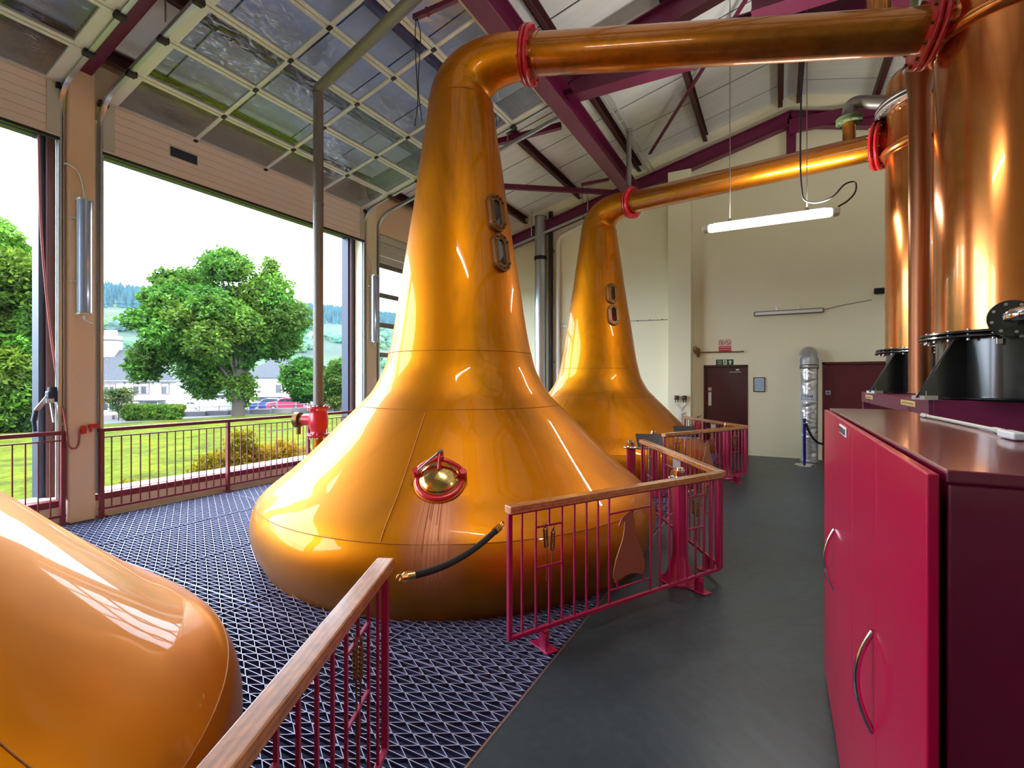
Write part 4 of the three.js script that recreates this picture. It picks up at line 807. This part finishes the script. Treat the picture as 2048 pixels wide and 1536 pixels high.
{ // forest on the hill: nobody could count it
  const cone = merge([0, 1, 2].map((i) => new THREE.ConeGeometry(.34 - .09 * i, .5, 7, 1).translate(0, .3 + .24 * i, 0)));
  const n = 9000, m = new THREE.InstancedMesh(cone, std(lin(.010, .040, .045), { rough: 1 }), n), q = new THREE.Matrix4(), c = new THREE.Color(); let k = 0;
  while (k < n) { const s = 600 + 380 * Math.sqrt(rnd()), nn = rr(60, 1250), lim = 640 + 90 * noise.noise(nn * .006, 2.2, .4); if (s < lim) continue; const e = -7.9 - s, h = rr(13, 21); q.compose(V(e, ground(e, nn) - 1, -nn), new THREE.Quaternion().setFromAxisAngle(V(0, 1, 0), rnd() * 6), V(h * .55, h, h * .55)); m.setMatrixAt(k, q); m.setColorAt(k, c.setScalar(rr(.7, 1.3))); k++; }
  m.name = 'conifer_forest'; shadows(m); scene.add(m); tag(m, 'dense blue green conifer forest covering the top of the far hill', 'forest', null, 'stuff');
}
function blob(r, s) { const g = new THREE.IcosahedronGeometry(1, 3), p = g.attributes.position; for (let i = 0; i < p.count; i++) { const x = p.getX(i), y = p.getY(i), z = p.getZ(i), k = 1 + .3 * noise.noise(x * 2.2 + s, y * 2.2, z * 2.2) + .14 * noise.noise(x * 6, y * 6 + s, z * 6); p.setXYZ(i, x * k * r, y * k * r, z * k * r); } g.computeVertexNormals(); return g; }
{
  const n = 620, m = new THREE.InstancedMesh(blob(1, 3), std(lin(.032, .080, .040), { rough: 1 }), n), q = new THREE.Matrix4(), c = new THREE.Color(); let k = 0;
  while (k < n) { const s = rr(230, 640), nn = rr(40, 900); if (noise.noise(s * .012, nn * .012, 5) < .02) continue; const e = -7.9 - s, h = rr(4, 8.5); q.compose(V(e, ground(e, nn) + h * .45, -nn), new THREE.Quaternion().setFromAxisAngle(V(0, 1, 0), rnd() * 6), V(h * 1.15, h, h * 1.15)); m.setMatrixAt(k, q); m.setColorAt(k, c.setRGB(rr(.7, 1.5), rr(.8, 1.35), rr(.7, 1.4))); k++; }
  m.name = 'hillside_woods'; shadows(m); scene.add(m); tag(m, 'scattered round trees and hedgerows on the lower hillside fields', 'woods', null, 'stuff');
}

// ------------------------------------------------------------------ trees, hedges and shrubs
const leafMat = (r, g, b) => new THREE.MeshPhysicalMaterial({ color: lin(r, g, b), roughness: 1, transmission: .4, thickness: 0, specularIntensity: .2, side: THREE.DoubleSide });
const SPRAY = (() => { const pos = [], nor = []; let s0 = seed; seed = 99; for (let i = 0; i < 7; i++) { const c = V(rr(-.5, .5), rr(-.5, .5), rr(-.5, .5)), a = V(rr(-1, 1), rr(-.6, .6), rr(-1, 1)).normalize().multiplyScalar(.34), b = V(rr(-1, 1), rr(-.3, 1), rr(-1, 1)).cross(a).normalize().multiplyScalar(.17); const nn = b.clone().cross(a).normalize(); const q = [c.clone().sub(a), c.clone().add(b), c.clone().add(a), c.clone().sub(b)]; for (const [x, y, z] of [[0, 1, 2], [0, 2, 3]]) for (const k of [x, y, z]) { pos.push(...q[k].toArray()); nor.push(...nn.toArray()); } } seed = s0; const g = new THREE.BufferGeometry(); g.setAttribute('position', new THREE.Float32BufferAttribute(pos, 3)); g.setAttribute('normal', new THREE.Float32BufferAttribute(nor, 3)); return g; })();
function foliage(parent, clumps, count, size, mat, hue) {           // leaf sprays through a set of ellipsoids [x, y, z, rx, ry, rz]
  const m = new THREE.InstancedMesh(SPRAY, mat, count), q = new THREE.Matrix4(), c = new THREE.Color(), vol = clumps.map((k) => k[3] * k[4] + .01), sum = vol.reduce((a, b) => a + b, 0); let k = 0;
  clumps.forEach((cl, i) => { const num = i === clumps.length - 1 ? count - k : Math.round(count * vol[i] / sum); const tone = rr(.72, 1.28), warm = rr(.75, 1.45);
    for (let j = 0; j < num && k < count; j++) { const d = V(rr(-1, 1), rr(-1, 1), rr(-1, 1)); if (d.lengthSq() > 1) { j--; continue; } d.multiplyScalar(1 / (d.length() + 1e-4) * Math.pow(rnd(), .38)); const s = size * rr(.6, 1.3); q.compose(V(cl[0] + d.x * cl[3], cl[1] + d.y * cl[4], cl[2] + d.z * cl[5]), new THREE.Quaternion().setFromEuler(new THREE.Euler(rr(-.6, .6), rr(0, 6.3), rr(-.6, .6))), V(s, s, s)); m.setMatrixAt(k, q); const t = tone * rr(.75, 1.25); m.setColorAt(k, c.setRGB(t * warm * hue[0], t * hue[1], t * hue[2] * rr(.6, 1.2))); k++; } });
  m.name = 'foliage'; m.userData.kind = 'stuff'; shadows(m); parent.add(m); return m;
}
M.bark = std(lin(.045, .037, .028), { rough: .95, bumpMap: T.bump, bumpScale: .03 });
let treeSeed = 11;
function tree(label, X, Z, o) {
  seed = (treeSeed += 7919);
  const base = groundAt(X, Z) - .05, t = thing(o.name ?? 'tree', label, o.cat ?? 'tree', S(X, base, Z), camera.rotation.y);
  const limbs = [], L = o.trunk ?? 3, r = o.r ?? .3;
  limbs.push(tube([V(0, 0, 0), V(.05, L * .5, 0), V(-.05, L, .05), V(.1, L + o.h * .35, 0)], r, 16, 10));
  const cl = [];
  for (let i = 0; i < o.clumps; i++) { // clumps fill the crown envelope
    let d; do d = V(rr(-1, 1), rr(-1, 1), rr(-1, 1)); while (d.lengthSq() > 1); d.multiplyScalar(1 / (d.length() + .01) * Math.pow(rnd(), .5));
    const prof = o.profile ? o.profile((d.y + 1) / 2) : 1;
    const p = V(o.cx + d.x * o.w * prof, o.cy + d.y * o.h, d.z * o.w * prof * .8), k = o.k * rr(.65, 1.25); cl.push([p.x, p.y, p.z, k * 1.2, k * .8, k * 1.1]);
    if (i % 2 === 0) limbs.push(tube([V(0, L * rr(.7, 1.2), 0), V(p.x * .4, lerp(L, p.y, .55), p.z * .4), p], r * rr(.12, .28), 10, 6));
  }
  for (const e of o.extra ?? []) cl.push(e);
  mesh('trunk', limbs, M.bark, t);
  if (o.leaves) foliage(t, cl, o.leaves, o.size, leafMat(...o.col), o.hue ?? [1, 1, 1]);
  return t;
}
tree('large spreading green tree in the middle of the window view', -24.9, 45, { trunk: 3.2, r: .55, cx: -1.3, cy: 8.7, w: 7.2, h: 5.6, k: 1.6, clumps: 84, leaves: 24000, size: .60, col: [.046, .125, .011], profile: (y) => Math.sqrt(Math.max(.08, 1 - Math.pow(Math.abs(y * 2 - .80) / 1.25, 2.2))), extra: [[-6.4, 12.2, 0, 1.5, 1.3, 1.2], [-7.2, 10.6, 0, 1.3, 1.0, 1], [3.0, 13.4, 0, .8, 1.2, .6], [-1.0, 14.3, 0, 1.5, .8, 1.2], [-8.0, 4.6, .5, 1.8, 1.6, 1.5], [5.4, 3.6, 0, 1.5, 1.7, 1.4], [0, 2.6, -.4, 1.5, 1.8, 1.2], [-3.2, 3.0, 0, 1.6, 1.5, 1.4]] });
tree('tall bright green tree at the left edge, left of the tan pillar', -31.6, 30, { trunk: 2.5, r: .4, cx: -.6, cy: 7.4, w: 3.9, h: 5.6, k: 1.25, clumps: 56, leaves: 20000, size: .48, col: [.062, .140, .009], extra: [[1.9, 2.4, 0, 1.3, 1.2, 1.2], [.6, 1.6, 0, 1.8, 1.4, 1.2]] });
tree('bushy pale green tree right of the steel pipe', -17.3, 50, { name: 'bushy_tree', trunk: 1.0, r: .22, cx: 0, cy: 2.9, w: 1.9, h: 2.1, k: .95, clumps: 30, leaves: 6500, size: .5, col: [.060, .135, .018], extra: [[1.6, 1.6, 0, 1.0, 1.4, 1], [-1.5, 1.2, 0, .9, 1.0, .8]] });
tree('small dark green tree between the large tree and the steel pipe', -23.0, 56, { name: 'small_tree', trunk: 1.8, r: .16, cx: 0, cy: 4.0, w: 1.7, h: 2.4, k: .85, clumps: 20, leaves: 4200, size: .5, col: [.018, .075, .017], extra: [[-.6, 1.6, 0, 1.3, .8, .9]] });
tree('thin nearly bare sapling before the white house', -35.0, 44, { name: 'sapling', cat: 'sapling', trunk: 1.2, r: .06, cx: 0, cy: 2.0, w: 1.1, h: 1.1, k: .5, clumps: 26, leaves: 700, size: .26, col: [.06, .11, .03] });
function hedge(label, X, Z, w, h, d, n, col, size, name = 'hedge') {
  const b = groundAt(X, Z) - .1, t = thing(name, label, 'hedge', S(X, b, Z), camera.rotation.y), cl = [];
  for (let x = -w / 2; x <= w / 2; x += .45) cl.push([x, h * .5, 0, .42, h * .5, d * .5], [x + .2, h * .86, 0, .4, h * .2, d * .45]);
  mesh('core', rbox(w * .86, h * .7, d * .5, 0, h * .38, 0, .2), std(lin(.02, .04, .015), { rough: 1 }), t);
  foliage(t, cl, n, size, leafMat(...col), [1, 1, 1]); return t;
}
hedge('clipped green hedge with a lighter top standing before the white house', -30.3, 42, 4.4, 1.35, 1.6, 5200, [.058, .140, .010], .26);
hedge('low dark green hedge at the left edge below the bright tree', -29.2, 30.5, 4.2, 1.25, 1.2, 4200, [.025, .070, .012], .25);
{
  const t = thing('flowering_shrub', 'yellow green low shrub growing just outside the middle bay railing', 'shrub', P(-9.3, ground(-9.3, 5.6), 5.6), Math.PI / 2), cl = [];
  for (let i = 0; i < 46; i++) { const x = rr(-2.5, 2.3), k = 1 - Math.abs(x - .5) / 3.4; cl.push([x, .15 + rnd() * .85 * k, rr(-.35, .45), .3, .28 * k + .06, .3]); }
  const st = []; for (let i = 0; i < 70; i++) { const x = rr(-2.5, 2.2), z = rr(-.3, .3), k = 1 - Math.abs(x - .5) / 3.4; st.push(rod(V(x, 0, z), V(x + rr(-.2, .2), rr(.4, 1.15) * k, z + rr(-.2, .2)), .006, 5)); }
  mesh('stem', st, M.bark, t); foliage(t, cl, 6500, .115, leafMat(.24, .215, .010), [1.1, 1, .8]);
}

// ------------------------------------------------------------------ houses, garage, cars, fence
const wallWhite = std(lin(.31, .30, .305), { rough: .9 }), slate = std(0xffffff, { rough: .8, map: withRepeat(T.slate, .35) }), winDark = std(lin(.03, .04, .05), { rough: .15 });
function windowPart(parent, x0, x1, y0, y1, z, lights, name = 'window') { // frame with panes set into the wall face
  const f = mesh(name, [box(x1 - x0 + .12, .09, .08, (x0 + x1) / 2, y1 + .03, z), box(x1 - x0 + .12, .07, .12, (x0 + x1) / 2, y0 - .03, z), ...Array.from({ length: lights + 1 }, (_, i) => box(.09, y1 - y0, .08, x0 + (x1 - x0) * i / lights, (y0 + y1) / 2, z))], std(lin(.10, .075, .08), { rough: .6 }), parent);
  for (let i = 0; i < lights; i++) { const a = x0 + (x1 - x0) * i / lights, b = x0 + (x1 - x0) * (i + 1) / lights; mesh('pane', box(b - a - .08, y1 - y0, .02, (a + b) / 2, (y0 + y1) / 2, z - .02), winDark, f); mesh('top_light', box(b - a - .10, (y1 - y0) * .26, .03, (a + b) / 2, y1 - (y1 - y0) * .16, z), wallWhite, f); mesh('curtain', box((b - a) * .24, (y1 - y0) * .62, .015, b - (b - a) * .22, y0 + (y1 - y0) * .34, z - .005), wallWhite, f); }
}
function hipRoof(x0, x1, z0, z1, y, rise, inset, right = inset, o = .35) {
  const a = x0 - o, b = x1 + o, c = z0 - o, d = z1 + o, m = (z0 + z1) / 2, q = (...p) => p;
  const A = [a, y, d], Bq = [b, y, d], Cq = [b, y, c], Dq = [a, y, c], E0 = [x0 + inset, y + rise, m], F0 = [x1 - right, y + rise, m], f = [[A, Bq, F0], [A, F0, E0], [Bq, Cq, F0], [Cq, Dq, E0], [Cq, E0, F0], [Dq, A, E0], [A, Dq, Cq], [A, Cq, Bq]];
  const g = new THREE.BufferGeometry(); g.setAttribute('position', new THREE.Float32BufferAttribute(f.flat(2), 3)); g.computeVertexNormals(); const uv = []; f.flat().forEach(([x, h, z]) => uv.push(x * .5, (h - z) * .5)); g.setAttribute('uv', new THREE.Float32BufferAttribute(uv, 2)); return g;
}
{ // white house: origin at ground, +z towards the distillery
  const X = -55.0, Z = 71, base = -3.05, t = thing('house', 'white rendered house with slate hipped roof and broad chimney behind the hedge', 'house', S(X, base, Z), camera.rotation.y), zf = 3.0, ev = 4.75;
  mesh('wall', box(19, ev, 7.4, -.6, ev / 2, -.7), wallWhite, t);
  mesh('roof', hipRoof(-10.1, 8.9, -4.4, 3.0, ev, 4.5, 2.5, 9.2), slate, t); mesh('gutter', [box(19.8, .10, .12, -.6, ev - .02, 3.42)], M.greyPipe, t);
  const ch = mesh('chimney', [box(2.1, 3.6, 1.5, -2.9, 9.4, -.5)], wallWhite, t); mesh('band', box(2.3, .16, 1.7, -2.9, 10.6, -.5), M.dark, ch); mesh('chimney_pot', [-.7, -.25, .2, .65].map((x) => cyl(.2, .24, .85, x - 2.9, 11.6, -.5, 14)), std(lin(.66, .56, .50), { rough: .9 }), ch);
  windowPart(t, -1.7, .55, 3.05, 4.30, zf + .03, 3); windowPart(t, 3.05, 5.15, 3.0, 4.4, zf + .03, 2); windowPart(t, 6.9, 7.9, 3.0, 4.4, zf + .03, 1);
  windowPart(t, -1.9, .6, .7, 1.95, zf + .03, 3); windowPart(t, 5.4, 6.6, .7, 1.75, zf + .6, 2);
  mesh('downpipe', [rod(V(1.75, .1, zf + .06), V(1.75, ev - .3, zf + .06), .055, 10), rod(V(1.75, ev - .3, zf + .06), V(1.95, ev - .05, zf + .35), .055, 10)], M.greyPipe, t);
  const po = mesh('porch', [box(4.0, .14, 1.5, 5.55, 2.05, zf + .9)], M.dark, t); mesh('post', [rod(V(3.9, 0, zf + 1.4), V(3.9, 2.0, zf + 1.4), .06, 8), rod(V(7.3, 0, zf + 1.4), V(7.3, 2.0, zf + 1.4), .06, 8)], wallWhite, po); mesh('bay', box(2.6, 2.0, .6, 5.6, 1.0, zf + .3), wallWhite, po);
  const wing = prism([[8.9, 0], [10.2, 0], [10.2, 3.0], [8.9, 4.1]], 5).translate(0, 0, -.5); mesh('side_wing', wing, wallWhite, t);
}
{
  const t = thing('outbuilding', 'white gabled outbuilding seen left of the tan pillar behind the hedge', 'house', S(-59, -3.0, 62), camera.rotation.y);
  mesh('wall', prism([[-2.4, 0], [2.8, 0], [2.8, 3.6], [2.1, 4.4], [-2.4, 1.7]], 5), wallWhite, t); mesh('roof', prism([[-2.6, 1.75], [2.1, 4.55], [3.1, 3.5], [3.0, 3.38], [2.1, 4.40], [-2.5, 1.62]], 5.4), wallWhite, t);
}
{
  const t = thing('garage', 'small flat roofed garage with pale door right of the white house', 'garage', S(-44.6, -3.0, 70), camera.rotation.y);
  mesh('wall', box(3.0, 2.3, 5, 0, 1.15, -2.6), wallWhite, t); mesh('roof', box(3.4, .34, 5.4, 0, 2.46, -2.6), M.dark, t);
  for (let i = 0; i < 6; i++) mesh('door_slat', box(2.3, .32, .05, 0, .2 + i * .34, -.06), std(lin(.55, .68, .74), { rough: .5 }), t);
}
{
  const t = thing('second_house', 'white house with dark windows mostly hidden behind the large tree', 'house', S(-35.5, -3.4, 77), camera.rotation.y);
  mesh('wall', box(14, 5.6, 7, 0, 2.8, -3.5), wallWhite, t); mesh('roof', hipRoof(-7, 7, -7, 0, 5.6, 3, 3.5), slate, t);
  windowPart(t, -6.0, -4.8, 3.3, 5.0, .03, 1); windowPart(t, -1.2, .0, 3.3, 5.0, .03, 1); windowPart(t, -3.6, -1.2, .8, 2.0, .03, 2);
  const p = mesh('porch', box(6, .14, 1.2, -1.5, 2.55, .6), M.dark, t); mesh('post', rod(V(1.2, 0, 1.1), V(1.2, 2.5, 1.1), .06, 8), wallWhite, p);
}
function car(label, X, Z, col, turn, dy = 0) {
  const t = thing('car', label, 'car', S(X, groundAt(X, Z) + dy, Z), turn + camera.rotation.y), paint = std(col, { rough: .25, clearcoat: .8 });
  mesh('body', prism([[-2.0, .35], [-2.02, .72], [-1.85, .88], [-1.25, .95], [1.25, .98], [1.85, .86], [2.02, .70], [2.02, .35], [1.68, .28], [-1.62, .28]], 1.66, .09), paint, t);
  mesh('cabin', prism([[-1.15, .9], [-.55, 1.38], [-.1, 1.47], [.75, 1.44], [1.25, 1.25], [1.75, .92]], 1.42, .06), paint, t);
  mesh('window', [prism([[-.88, .98], [-.45, 1.30], [-.02, 1.38], [.0, .98]], 1.46), prism([[.08, .98], [.08, 1.38], [.68, 1.35], [1.15, 1.0]], 1.46), prism([[-1.13, .95], [-.60, 1.36], [-.57, 1.33], [-1.08, .93]], 1.2)], winDark, t);
  for (const x of [-1.25, 1.28]) for (const z of [-.76, .76]) { const w = mesh('wheel', new THREE.CylinderGeometry(.32, .32, .2, 20).rotateX(Math.PI / 2).translate(x, .32, z), M.dark, t); mesh('hub', new THREE.CylinderGeometry(.19, .19, .22, 10).rotateX(Math.PI / 2).translate(x, .32, z), M.steel, w); }
  mesh('lamp', [box(.06, .14, .34, -1.99, .70, .55), box(.06, .14, .34, -1.99, .70, -.55), box(.06, .16, .3, 1.99, .74, .58)], M.plastic, t); return t;
}
car('dark blue car parked below the second white house', -29.4, 60, lin(.012, .035, .20), .3);
car('pinkish red car parked right of the dark blue car', -26.6, 58.5, lin(.55, .03, .09), .1);
car('white car parked before the garage right of the white house', -41.0, 64, lin(.75, .78, .82), -.35);
{
  const t = thing('wooden_fence', 'low grey rail fence along the road beyond the lawn', 'fence');
  for (let x = -44; x <= -12; x += 1.9) { const Z = 50 + (x + 44) * .14, g = groundAt(x, Z), Z2 = 50 + (x + 45.9) * .14, g2 = groundAt(x + 1.9, Z2); mesh('post', bar(S(x, g - .1, Z), S(x, g + 1.0, Z), .10, .10), M.greyPipe, t); for (const h of [.4, .8]) mesh('fence_rail', bar(S(x, g + h, Z), S(x + 1.9, g2 + h, Z2), .04, .10), std(lin(.26, .24, .24), { rough: .9 }), t); }
}
{
  const w = thing('boundary_wall', 'low dark stone wall at the far edge of the lawn before the houses', 'wall');
  for (let x = -40; x < -14; x += 2) { const Z = 47 + (x + 40) * .15; const g = groundAt(x + 1, Z); mesh('wall_section', RB(0, 1, 0, 1, 0, 1).scale(2.02, .55, .35).applyMatrix4(new THREE.Matrix4().makeRotationY(camera.rotation.y).setPosition(S(x, g - .1, Z))), std(lin(.11, .10, .115), { rough: .95 }), w); }
}
for (const o of scene.children) if (o.userData.kind === undefined && o.isInstancedMesh) o.userData.kind = 'stuff';
renderer.render(scene, camera);
